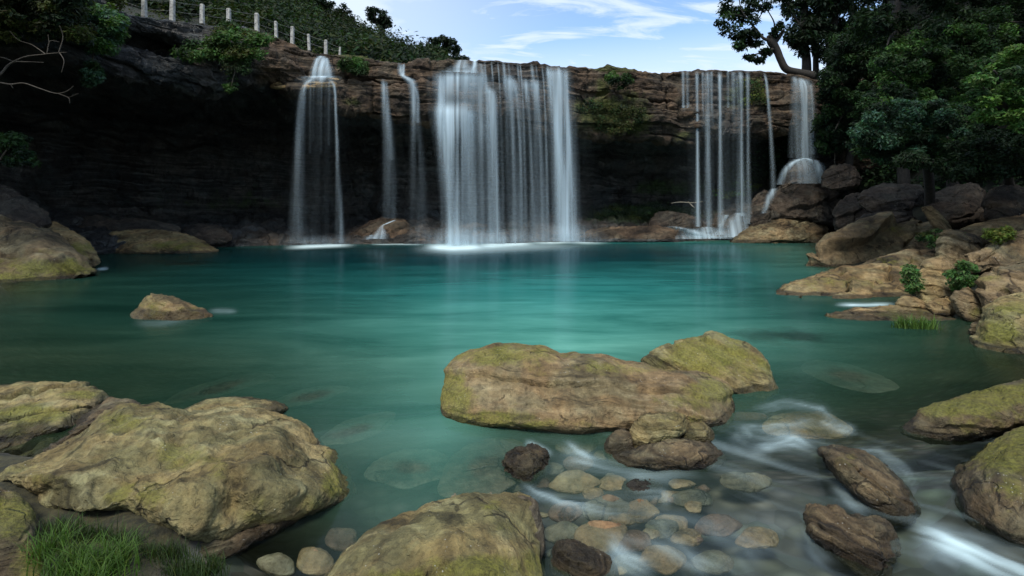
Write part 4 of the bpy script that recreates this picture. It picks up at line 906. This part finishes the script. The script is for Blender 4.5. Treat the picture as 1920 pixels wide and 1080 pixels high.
bush('shrub', 'green shrub sprouting from the cliff face left of the left waterfall', 'shrub', spray(rs, [(330, 105), (350, 78), (385, 88), (410, 60), (470, 55), (500, 70), (490, 100), (440, 115), (400, 108), (360, 112)], 24.6, 26.1, 95, 16, 9, [MG, BG, BG, OL, (.07, .12, .035)], 80) + spray(rs, [(415, 40), (440, 45), (460, 62), (420, 66)], 25.5, 26.5, 12, 10, 7, [MG, OL], 55), .19, [[(420, 110, 26.4, .07), (410, 90, 25.6, .05), (370, 92, 25, .03)], [(420, 110, 26.4, .07), (440, 80, 25.6, .04), (475, 72, 25.4, .02)]])
bush('shrub', 'pale twiggy plant dangling from the cliff edge below the green shrub', 'plant', spray(rs, [(420, 115), (445, 108), (468, 118), (460, 135), (435, 150)], 25, 25.8, 22, 11, 8, [(.09, .11, .06), MG, (.11, .13, .07)], 60) + spray(rs, [(420, 160), (440, 150), (452, 158), (425, 175)], 25, 25.6, 10, 8, 6, [BG, MG], 60), .15, [[(440, 108, 26.2, .05), (442, 125, 25.3, .03), (432, 168, 25.2, .015)], [(440, 110, 26, .03), (425, 130, 25.3, .015)], [(442, 112, 26, .03), (462, 130, 25.3, .015)]])
bush('fern', 'clump of leafy ferns on the mossy ledge between the left fall and the stepped fall', 'fern', spray(rs, [(632, 115), (650, 110), (680, 112), (697, 122), (695, 136), (670, 136), (645, 128)], 28.2, 28.9, 36, 10, 6, [MG, BG, (.05, .075, .03)], 60), .24, [[(665, 122, 29.2, .03), (668, 116, 28.6, .02)]], aspect=.26)
bush('fern', 'dark green fern clump high on the dry cliff right of the broad fall', 'fern', spray(rs, [(1137, 145), (1150, 138), (1175, 142), (1182, 152), (1165, 168), (1145, 152)], 30.6, 31.2, 24, 9, 6, [MG, BG, DG], 50), .24, [[(1160, 155, 31.7, .03), (1160, 148, 31, .02)]], aspect=.3)
bush('hanging_plants', 'carpet of small hanging plants on the dry cliff below the fern clump', 'plant', spray(rs, [(1075, 192), (1110, 185), (1160, 195), (1205, 205), (1205, 235), (1160, 255), (1120, 240), (1080, 215)], 30.6, 31.3, 80, 12, 8, [MG, OL, DG, (.05, .06, .022)], 45), .15, [[(1140, 200, 31.7, .02), (1140, 220, 31, .015)]])
bush('hanging_plants', 'green creepers hanging behind the last ribbons of the right waterfall', 'plant', spray(rs, [(1385, 150), (1430, 150), (1435, 190), (1400, 195), (1380, 180)], 33.2, 33.8, 40, 10, 7, [MG, OL, YG], 35), .15, [[(1405, 150, 34.2, .02), (1405, 180, 33.4, .015)]])
bush('shrub', 'mass of dark green plants growing on the slope behind the thread of water', 'shrub', spray(rs, [(1405, 260), (1450, 230), (1480, 250), (1500, 280), (1460, 320), (1420, 345), (1395, 320)], 36, 38, 70, 14, 10, [MG, DG, DG], 60), .26, [[(1440, 350, 38, .05), (1440, 300, 37.5, .03)]])
bush('shrub', 'dark leafy shrub at the foot of the forest right of the far right fall', 'shrub', spray(rs, [(1535, 220), (1570, 200), (1600, 230), (1590, 280), (1550, 295), (1530, 270)], 31.5, 33.5, 60, 13, 9, [MG, DG, DG], 60), .26, [[(1565, 310, 33, .05), (1565, 250, 32.6, .03)]])
bush('shrub', 'upright green shrub left of the reddish upright rock on the right bank', 'shrub', spray(rs, [(1690, 512), (1705, 498), (1720, 505), (1728, 530), (1720, 555), (1702, 545)], 9.6, 10.0, 26, 9, 7, [BG, BG, (.07, .13, .04)], 50), .075, [[(1714, 560, 10, .015), (1708, 525, 9.8, .01)]])
bush('shrub', 'green shrub right of the reddish upright rock on the right bank', 'shrub', spray(rs, [(1765, 520), (1780, 495), (1810, 490), (1832, 505), (1825, 535), (1790, 545)], 9.1, 9.6, 32, 10, 7, [BG, BG, (.07, .13, .04)], 50), .075, [[(1800, 548, 9.6, .015), (1797, 515, 9.3, .01)]])
bush('shrub', 'small yellow green bush on the hump of rock at the right edge', 'shrub', spray(rs, [(1845, 448), (1860, 430), (1890, 428), (1900, 440), (1880, 455)], 11.6, 12.1, 22, 10, 6, [YG, (.08, .11, .02)], 55), .085, [[(1872, 458, 12, .015), (1872, 440, 11.8, .01)]])
bush('plant', 'thin leafy plants growing along the top of the long tilted slab', 'plant', spray(rs, [(1735, 445), (1755, 430), (1795, 430), (1812, 440), (1790, 460), (1750, 462)], 13.2, 14.5, 24, 11, 5, [MG, OL, BG], 40), .1, [[(1770, 462, 14, .012), (1770, 445, 13.8, .008)]])
bush('plant', 'tiny plant tuft on the upper face of the long tilted slab', 'plant', spray(rs, [(1718, 440), (1735, 432), (1745, 448), (1725, 452)], 15.6, 16, 8, 8, 5, [MG, OL], 35), .1, [[(1732, 455, 16, .01), (1731, 444, 15.8, .008)]])
bush('plant', 'low green plants on the mossy bank between the broad fall and the right fall', 'plant', spray(rs, [(1085, 405), (1150, 385), (1240, 380), (1280, 395), (1230, 410), (1120, 420)], 34.5, 38, 40, 13, 4, [DG, MG, OL], 40), .16, [[(1180, 412, 36, .012), (1180, 400, 36, .008)]])
bush('plant', 'bright green plants behind the feet of the right ribbons', 'plant', spray(rs, [(1340, 360), (1370, 345), (1410, 335), (1420, 352), (1380, 372), (1345, 375)], 35.5, 37.5, 30, 11, 5, [MG, BG, YG], 45), .18, [[(1385, 372, 37, .012), (1385, 350, 36.6, .008)]])

# bare branches on the left
t = empty('bare_branch', P(-20, 170, 14), 'bare forked branch reaching right in front of the dark cave at the upper left', 'branch')
branches(t, 'limb', M_TWIG, [[(-40, 165, 14, .036), (0, 140, 14, .028), (15, 122, 14, .021), (45, 107, 14, .015), (80, 102, 14, .012), (110, 99, 13.9, .009), (125, 98, 13.9, .006)],
    [(0, 140, 14, .03), (22, 118, 14.1, .02), (50, 116, 14.1, .014), (82, 117, 14.1, .007)], [(110, 99, 13.9, .015), (118, 70, 13.9, .011), (112, 48, 13.8, .006)], [(88, 101, 14, .012), (92, 80, 14, .009), (98, 76, 14, .006), (112, 79, 14, .004)], [(92, 80, 14, .008), (90, 65, 14, .004)],
    [(112, 99, 13.9, .012), (120, 115, 13.8, .009), (115, 137, 13.8, .005)], [(85, 101, 14, .012), (60, 84, 14.2, .009), (35, 75, 14.2, .006), (18, 58, 14.3, .004)], [(-40, 108, 14.2, .02), (0, 107, 14.2, .014), (25, 115, 14.1, .008)]], 6)
t = empty('bare_branch', P(-20, 160, 13), 'lower bare branch with a split tip below the bare forked branch', 'branch')
branches(t, 'limb', M_TWIG, [[(-40, 152, 13, .02), (0, 155, 13, .017), (20, 158, 13, .015), (45, 156, 13, .013), (75, 166, 13, .011), (105, 175, 13, .009), (125, 171, 13, .006), (138, 161, 13, .004)], [(108, 175, 13, .007), (128, 183, 13, .005), (131, 194, 13, .003)], [(128, 183, 13, .004), (147, 175, 13, .003)], [(20, 158, 13, .008), (24, 165, 13, .004)]], 6)

# ------------------------------------------------------------------ the wooded hill at the back left
hp = np.linspace(60, 960, 120)
rid = np.interp(hp, [60, 300, 560, 608, 640, 660, 700, 740, 760, 790, 830, 870, 890, 960], [-330, -150, -20, 8, 24, 40, 56, 78, 88, 95, 104, 112, 121, 150])
tt = np.linspace(0, 1, 40)
hD = np.interp(hp, K[:, 0], K[:, 1]); hT = np.interp(hp, K[:, 0], K[:, 2])


def hill_pt(px, t):
    D0 = np.interp(px, K[:, 0], K[:, 1]); T = np.interp(px, K[:, 0], K[:, 2]); R_ = np.interp(px, hp, rid)
    Y = D0 + 4 + 62 * t
    y0 = YH - (CH - 0) * 0 - ((CH - (T - YH) / F0 * D0 + .25) - CH) / (D0 + 4) * F0
    return px, y0 + (R_ + 12 - y0) * np.power(t, .7), Y


hx, hy, hY = hill_pt(hp[:, None] + 0 * tt[None], tt[None] + 0 * hp[:, None])
hg = P(hx, hy, hY)
hg = np.concatenate([hg, hg[:, -1:] + np.array([0, 60, -25.])], 1)
hg[:, 1:, 2] += .5 * fbm(hg[:, 1:] * .25, 3)
tag(mk('hill', hg, gridf(*hg.shape[:2]), M_SOIL), kind='structure')
mb = MB(); rs = np.random.RandomState(21)
for i in range(1150):
    px = 240 + 610 * rs.rand(); t_ = rs.rand() ** .8
    x, y, Y = hill_pt(px, t_)
    near = t_ < .10
    r = (.5 + .5 * rs.rand()) if near else (1.1 + 1.9 * rs.rand() ** 2)
    r *= min(1, (905 - px) / 120); c = P(x, y, Y) + np.array([0, 0, r * .35])
    tint = np.array([OL, (.07, .09, .022), MG][rs.randint(3)]) * .8 if near else np.array([DG, DG, MG, (.026, .042, .012), (.04, .055, .016)][rs.randint(5)]) * (.35 + .75 * rs.rand())
    leaves(mb, c, (r, r, r * .85), int(50 if near else 120), .22 if near else .45, tint, rs, tilt=.5)
tag(mb.build('forest', M_LEAF, None, False), 'dense dark green woodland covering the hillside above the left falls', 'forest', None, 'stuff')
for lab, tr, poly, Y, n, nl in [
    ('lone round crowned tree standing above the hillside skyline', [(722, 80, 88, .5), (716, 58, 88, .42), (706, 40, 88, .3), (700, 25, 88, .15)], [(684, 22), (700, 14), (718, 20), (736, 50), (728, 56), (712, 54), (694, 34)], 88, 40, 60),
    ('dark spreading tree on the skyline just left of the broad fall', [(822, 116, 75, .5), (826, 98, 75, .4), (832, 84, 75, .2)], [(798, 76), (812, 68), (835, 68), (856, 82), (860, 108), (820, 110), (806, 100)], 75, 60, 60),
    ('bushy tree rising from the upper edge of the hillside wood', [(600, 40, 80, .5), (602, 10, 80, .4), (605, -10, 80, .2)], [(560, -30), (605, -20), (622, 5), (632, 22), (600, 25)], 80, 40, 60),
    ('small tree on the hillside skyline left of the lone round tree', [(642, 50, 82, .4), (645, 34, 82, .3), (648, 24, 82, .15)], [(634, 20), (646, 10), (660, 26), (664, 40), (640, 40)], 82, 22, 50),
    ('low dark bush at the end of the skyline beside the broad fall lip', [(868, 118, 60, .25), (870, 112, 60, .2), (872, 108, 60, .1)], [(850, 112), (866, 104), (884, 110), (884, 118), (852, 119)], 60, 14, 50)]:
    t = empty('tree', P(*tr[0][:3]), lab, 'tree')
    branches(t, 'trunk', M_BARK, [tr, [tr[1][:3] + (.2,), ((tr[1][0] + poly[0][0]) / 2, (tr[1][1] + poly[0][1]) / 2, tr[1][2], .1), poly[0] + (tr[1][2], .05)], [tr[1][:3] + (.2,), ((tr[1][0] + poly[3][0]) / 2, (tr[1][1] + poly[3][1]) / 2 - 4, tr[1][2], .1), poly[3] + (tr[1][2], .05)]])
    crown(t, 'crown', spray(rs, poly, Y - 2, Y + 2, n, 7, 5, [DG, DG, (.014, .024, .01)], nl), .5, rs)

# the slope under the right forest
sp = np.array([1545, 1580, 1620, 1700, 1800, 1920, 2100, 2400], float)
sY0 = np.array([35.5, 34, 31.5, 28, 24, 21, 18, 15]); s0 = np.array([420, 410, 405, 405, 405, 405, 410, 420], float)
s1 = np.array([175, 150, 60, -60, -120, -200, -300, -450], float)
q = np.linspace(1545, 2400, 90); u = np.linspace(0, 1, 60)
b0, y0, y1 = np.interp(q, sp, sY0), np.interp(q, sp, s0), np.interp(q, sp, s1)
sg = P(q[:, None] + 0 * u, y0[:, None] + (y1 - y0)[:, None] * u[None], b0[:, None] + 9 * u[None] ** .7)
sg = np.concatenate([sg, sg[:, -1:] + np.array([28, 30, -4.])], 1)
sg = np.concatenate([sg[:, :1] - np.array([0, .5, 3.]), sg], 1)
sg += .5 * fbm(sg * .5, 4)[..., None] * np.array([.3, -1, .4])
mb = MB(); rs = np.random.RandomState(41)
for i in range(620):
    a_, b_ = rs.randint(len(q)), rs.randint(4, 61)
    c = sg[a_, b_] + np.array([0, -.8 - 1.2 * rs.rand(), .3])
    r = .7 + .9 * rs.rand()
    leaves(mb, c, (r * 1.2, r * .9, r * .55), 110, .30, np.array([DG, DG, (.012, .022, .009), MG][rs.randint(4)]) * (.6 + .7 * rs.rand()), rs, tilt=.45, droop=.4)
tag(mb.build('undergrowth', M_LEAF, None, False), 'dark mass of leaves filling the slope behind the right trees', 'undergrowth', None, 'stuff')
tag(mk('hillside', sg, gridf(*sg.shape[:2]), M_SOIL), kind='structure')

# ------------------------------------------------------------------ fence
FP = [(271, 28, -3, 9), (323, 35, -1, 9), (379, 40, 8, 8), (429, 47, 16, 8), (482, 56, 25, 8), (518, 66, 40, 6), (548, 79, 50, 7), (580, 90, 64, 5.5), (611, 98, 75, 6.5), (637, 99, 88, 4)]
ft = empty('fence', P(482, 56, 28.8), 'wire fence on white concrete posts along the cliff top at the upper left', 'fence')
tops = []
for x, yb, yt, w in FP:
    Y = lip(x)[0] + 1.1; m = Y / F0; W = w * m * .42
    s = np.array([0, .02, .5, .97, 1.0]); rr = np.array([1.02, 1.02, .96, .92, .7]) * W
    b = P(x, yb + 5, Y); h = (yb + 5 - yt) * m
    th = np.pi / 4 + np.linspace(0, 2 * np.pi, 4, endpoint=False)
    th = np.sort(np.concatenate([th - .12, th + .12]))
    lean = np.array([rs.normal() * .02, 0, 0])
    g = np.stack([b[0] + 1.3 * rr[None] * np.cos(th)[:, None] + lean[0] * s[None], b[1] + 1.3 * rr[None] * np.sin(th)[:, None], b[2] + h * s[None] + 0 * th[:, None]], -1)
    n8 = np.arange(8); capv = np.concatenate([g.reshape(-1, 3), [b + np.array([lean[0], 0, h])]])
    mk('post', capv, [gridf(8, 5, 0, True), np.stack([n8 * 5 + 4, ((n8 + 1) % 8) * 5 + 4, np.full(8, 40)], -1)], M_POST, ft, None, False)
    tops.append((b, h))
for fr in (.9, .45):
    pts = []
    for (b, h), (b2, h2) in zip(tops[:-1], tops[1:]):
        a, c = b + np.array([0, -.09, h * fr]), b2 + np.array([0, -.09, h2 * fr])
        for u_ in np.linspace(0, 1, 8, endpoint=False): pts.append(a + (c - a) * u_ - np.array([0, 0, .12 * u_ * (1 - u_)]))
    pts = [pts[0] + np.array([-4, -1.2, 1.2])] + pts + [c]
    v, f, cp = tube(np.array(pts), .007, 5); mk('wire', v, [f, cp], M_WIRE, ft)

# ------------------------------------------------------------------ grass tufts and driftwood
def grass(name, lab, spots, n, h, w, tint, rs, spread):
    mb = MB()
    for (x, y, Y, sx, sy) in spots:
        c = P(x, y, Y); m = Y / F0
        base = c + np.stack([rs.normal(size=n) * sx * m, rs.normal(size=n) * sy * m, 0 * np.arange(n)], -1)
        a = rs.rand(n) * 2 * np.pi; H = h * (.45 + .75 * rs.rand(n)); b = (.25 + .9 * rs.rand(n)) * spread
        s = np.linspace(0, 1, 6)
        dirv = np.stack([np.cos(a), np.sin(a) * .8, 0 * a], -1)
        cur = base[:, None] + dirv[:, None] * (H * b)[:, None, None] * (s ** 1.8)[None, :, None] + np.array([0, 0, 1.])[None, None] * (H[:, None] * (s - .42 * b[:, None] * s ** 2.6))[..., None]
        side = np.stack([-np.sin(a), np.cos(a), 0 * a], -1)
        ww = w * (1 - s ** 1.6) * .5 + w * .03
        g = np.stack([cur - side[:, None] * ww[None, :, None], cur + side[:, None] * ww[None, :, None]], 2)
        t = np.asarray(tint)[None] * (1 + .5 * (rs.rand(n)[:, None] * 2 - 1)) * np.array([1, 1, 1]) + np.array([.03, .015, 0]) * (rs.rand(n)[:, None] > .88)
        idx = np.arange(n)[:, None] * 12 + np.arange(5)[None] * 2
        f = np.stack([idx, idx + 1, idx + 3, idx + 2], -1).reshape(-1, 4)
        mb.add(g.reshape(-1, 3), f, tint=np.repeat(t, 12, 0))
    tag(mb.build(name, M_GRASS), lab, 'grass')


rs = np.random.RandomState(31)
grass('grass_tuft', 'bright tuft of long bladed grass in front of the huge foreground boulder', [(100, 1040, 2.5, 16, 16), (120, 1080, 2.42, 22, 20), (160, 1065, 2.45, 24, 20), (205, 1075, 2.43, 22, 20), (150, 1115, 2.3, 34, 20), (215, 1060, 2.5, 12, 12)], 170, .155, .0048, (.055, .11, .016), rs, .9)
grass('grass_tuft', 'short dark grass in the shade under the huge foreground boulder', [(285, 1085, 2.55, 30, 16), (330, 1070, 2.6, 30, 14), (265, 1050, 2.62, 24, 14), (360, 1085, 2.55, 26, 14), (310, 1045, 2.65, 26, 10), (390, 1075, 2.6, 16, 10), (225, 1025, 2.68, 24, 10), (170, 1010, 2.7, 26, 10), (115, 1000, 2.7, 20, 10)], 210, .10, .004, (.03, .055, .012), rs, .7)
grass('grass_tuft', 'small green grass tuft on the flat pale slab awash in the shallows', [(1715, 618, 8.0, 12, 6), (1740, 620, 8.0, 10, 6), (1690, 617, 8.05, 6, 4)], 110, .26, .012, (.08, .15, .03), rs, .7)
mb = MB()
for pts in [[(1258, 381, 34.6, .02), (1275, 379, 34.6, .03), (1300, 380, 34.6, .025), (1318, 378, 34.6, .012)], [(1290, 378, 34.5, .02), (1298, 386, 34.4, .03), (1303, 390, 34.4, .01)]]:
    s = spline(pts, 20); mb.add(*tube(P(s[:, 0], s[:, 1], s[:, 2]), s[:, 3], 6))
tag(mb.build('driftwood', M_DRIFT), 'bleached driftwood lying on the mossy bank behind the right waterfall', 'driftwood')

# ------------------------------------------------------------------ light, sky, camera
SUN_EL, SUN_AZ = math.radians(58), math.radians(200)
w = bpy.data.worlds.new('World'); SC.world = w; w.use_nodes = True
nt = w.node_tree; nt.nodes.clear()


def wn(ty, ins=None, **pr):
    nd = nt.nodes.new(ty)
    for k, v in pr.items(): setattr(nd, k, v)
    for k, v in (ins or {}).items():
        if hasattr(v, 'is_output'): nt.links.new(v, nd.inputs[k])
        else: nd.inputs[k].default_value = v
    return nd


sky = wn('ShaderNodeTexSky', sky_type='NISHITA', sun_disc=False, sun_elevation=SUN_EL, sun_rotation=SUN_AZ, air_density=1.0, dust_density=.3, ozone_density=3.0)
tc = wn('ShaderNodeTexCoord')
sep = wn('ShaderNodeSeparateXYZ', {0: tc.outputs['Generated']})
zz = wn('ShaderNodeMath', {0: sep.outputs[2], 1: .16}, operation='ADD')
dx = wn('ShaderNodeMath', {0: sep.outputs[0], 1: zz.outputs[0]}, operation='DIVIDE')
dy = wn('ShaderNodeMath', {0: sep.outputs[1], 1: zz.outputs[0]}, operation='DIVIDE')
uv = wn('ShaderNodeCombineXYZ', {0: dx.outputs[0], 1: dy.outputs[0]})
mp = wn('ShaderNodeMapping', {0: uv.outputs[0], 1: (3.1, .7, 0), 2: (0, 0, .5), 3: (.8, 1.5, 1)})
cn = wn('ShaderNodeTexNoise', {'Vector': mp.outputs[0], 'Scale': 1.15, 'Detail': 7, 'Roughness': .55, 'Distortion': .4})
cm_ = wn('ShaderNodeMapRange', {0: cn.outputs[0], 1: .42, 2: .62, 3: 0.0, 4: .9}, interpolation_type='SMOOTHSTEP')
lowc = wn('ShaderNodeMapRange', {0: sep.outputs[2], 1: .34, 2: .25, 3: 0.0, 4: .55}, interpolation_type='SMOOTHSTEP')
lft = wn('ShaderNodeMapRange', {0: sep.outputs[0], 1: .18, 2: -.28, 3: 0.0, 4: .55}, interpolation_type='SMOOTHSTEP')
mp3 = wn('ShaderNodeMapping', {0: uv.outputs[0], 1: (1.2, 2.6, 0), 2: (0, 0, -.6), 3: (1.4, 4.2, 1)})
wn_ = wn('ShaderNodeTexNoise', {'Vector': mp3.outputs[0], 'Scale': 1.6, 'Detail': 6, 'Roughness': .6, 'Distortion': .8})
wsp = wn('ShaderNodeMapRange', {0: wn_.outputs[0], 1: .46, 2: .66, 3: 0.0, 4: .85}, interpolation_type='SMOOTHSTEP')
m1 = wn('ShaderNodeMath', {0: cm_.outputs[0], 1: lowc.outputs[0]}, operation='MAXIMUM')
m2 = wn('ShaderNodeMath', {0: lft.outputs[0], 1: wsp.outputs[0]}, operation='MAXIMUM')
cov = wn('ShaderNodeMath', {0: m1.outputs[0], 1: m2.outputs[0]}, operation='MAXIMUM')
mx = wn('ShaderNodeMix', data_type='RGBA'); nt.links.new(cov.outputs[0], mx.inputs[0]); nt.links.new(sky.outputs[0], mx.inputs[6]); mx.inputs[7].default_value = (3.3, 3.8, 4.3, 1)
bg = wn('ShaderNodeBackground', {'Color': mx.outputs[2], 'Strength': .15})
wn('ShaderNodeOutputWorld', {0: bg.outputs[0]})

ld = bpy.data.lights.new('sun', 'SUN'); ld.energy = 2.0; ld.angle = math.radians(18); ld.color = (1, .95, .85)
lo = bpy.data.objects.new('sun', ld); COL.objects.link(lo)
sd = Vector((math.sin(SUN_AZ) * math.cos(SUN_EL), math.cos(SUN_AZ) * math.cos(SUN_EL), math.sin(SUN_EL)))
lo.rotation_euler = sd.to_track_quat('Z', 'Y').to_euler()

cd = bpy.data.cameras.new('camera'); cam = bpy.data.objects.new('camera', cd); COL.objects.link(cam)
cam.location = (0, 0, CH); cam.rotation_euler = (math.pi / 2, 0, 0)
cd.sensor_width = 36; cd.lens = 18; cd.shift_y = -140 / 1920; cd.clip_end = 3000; cd.clip_start = .05
SC.camera = cam
SC.view_settings.view_transform = 'Standard'; SC.view_settings.look = 'None'; SC.view_settings.exposure = .8; SC.view_settings.gamma = 1
SC.cycles.use_denoising = True
SC.cycles.transparent_max_bounces = 40; SC.cycles.max_bounces = 8; SC.cycles.diffuse_bounces = 3
SC.cycles.sample_clamp_indirect = 4
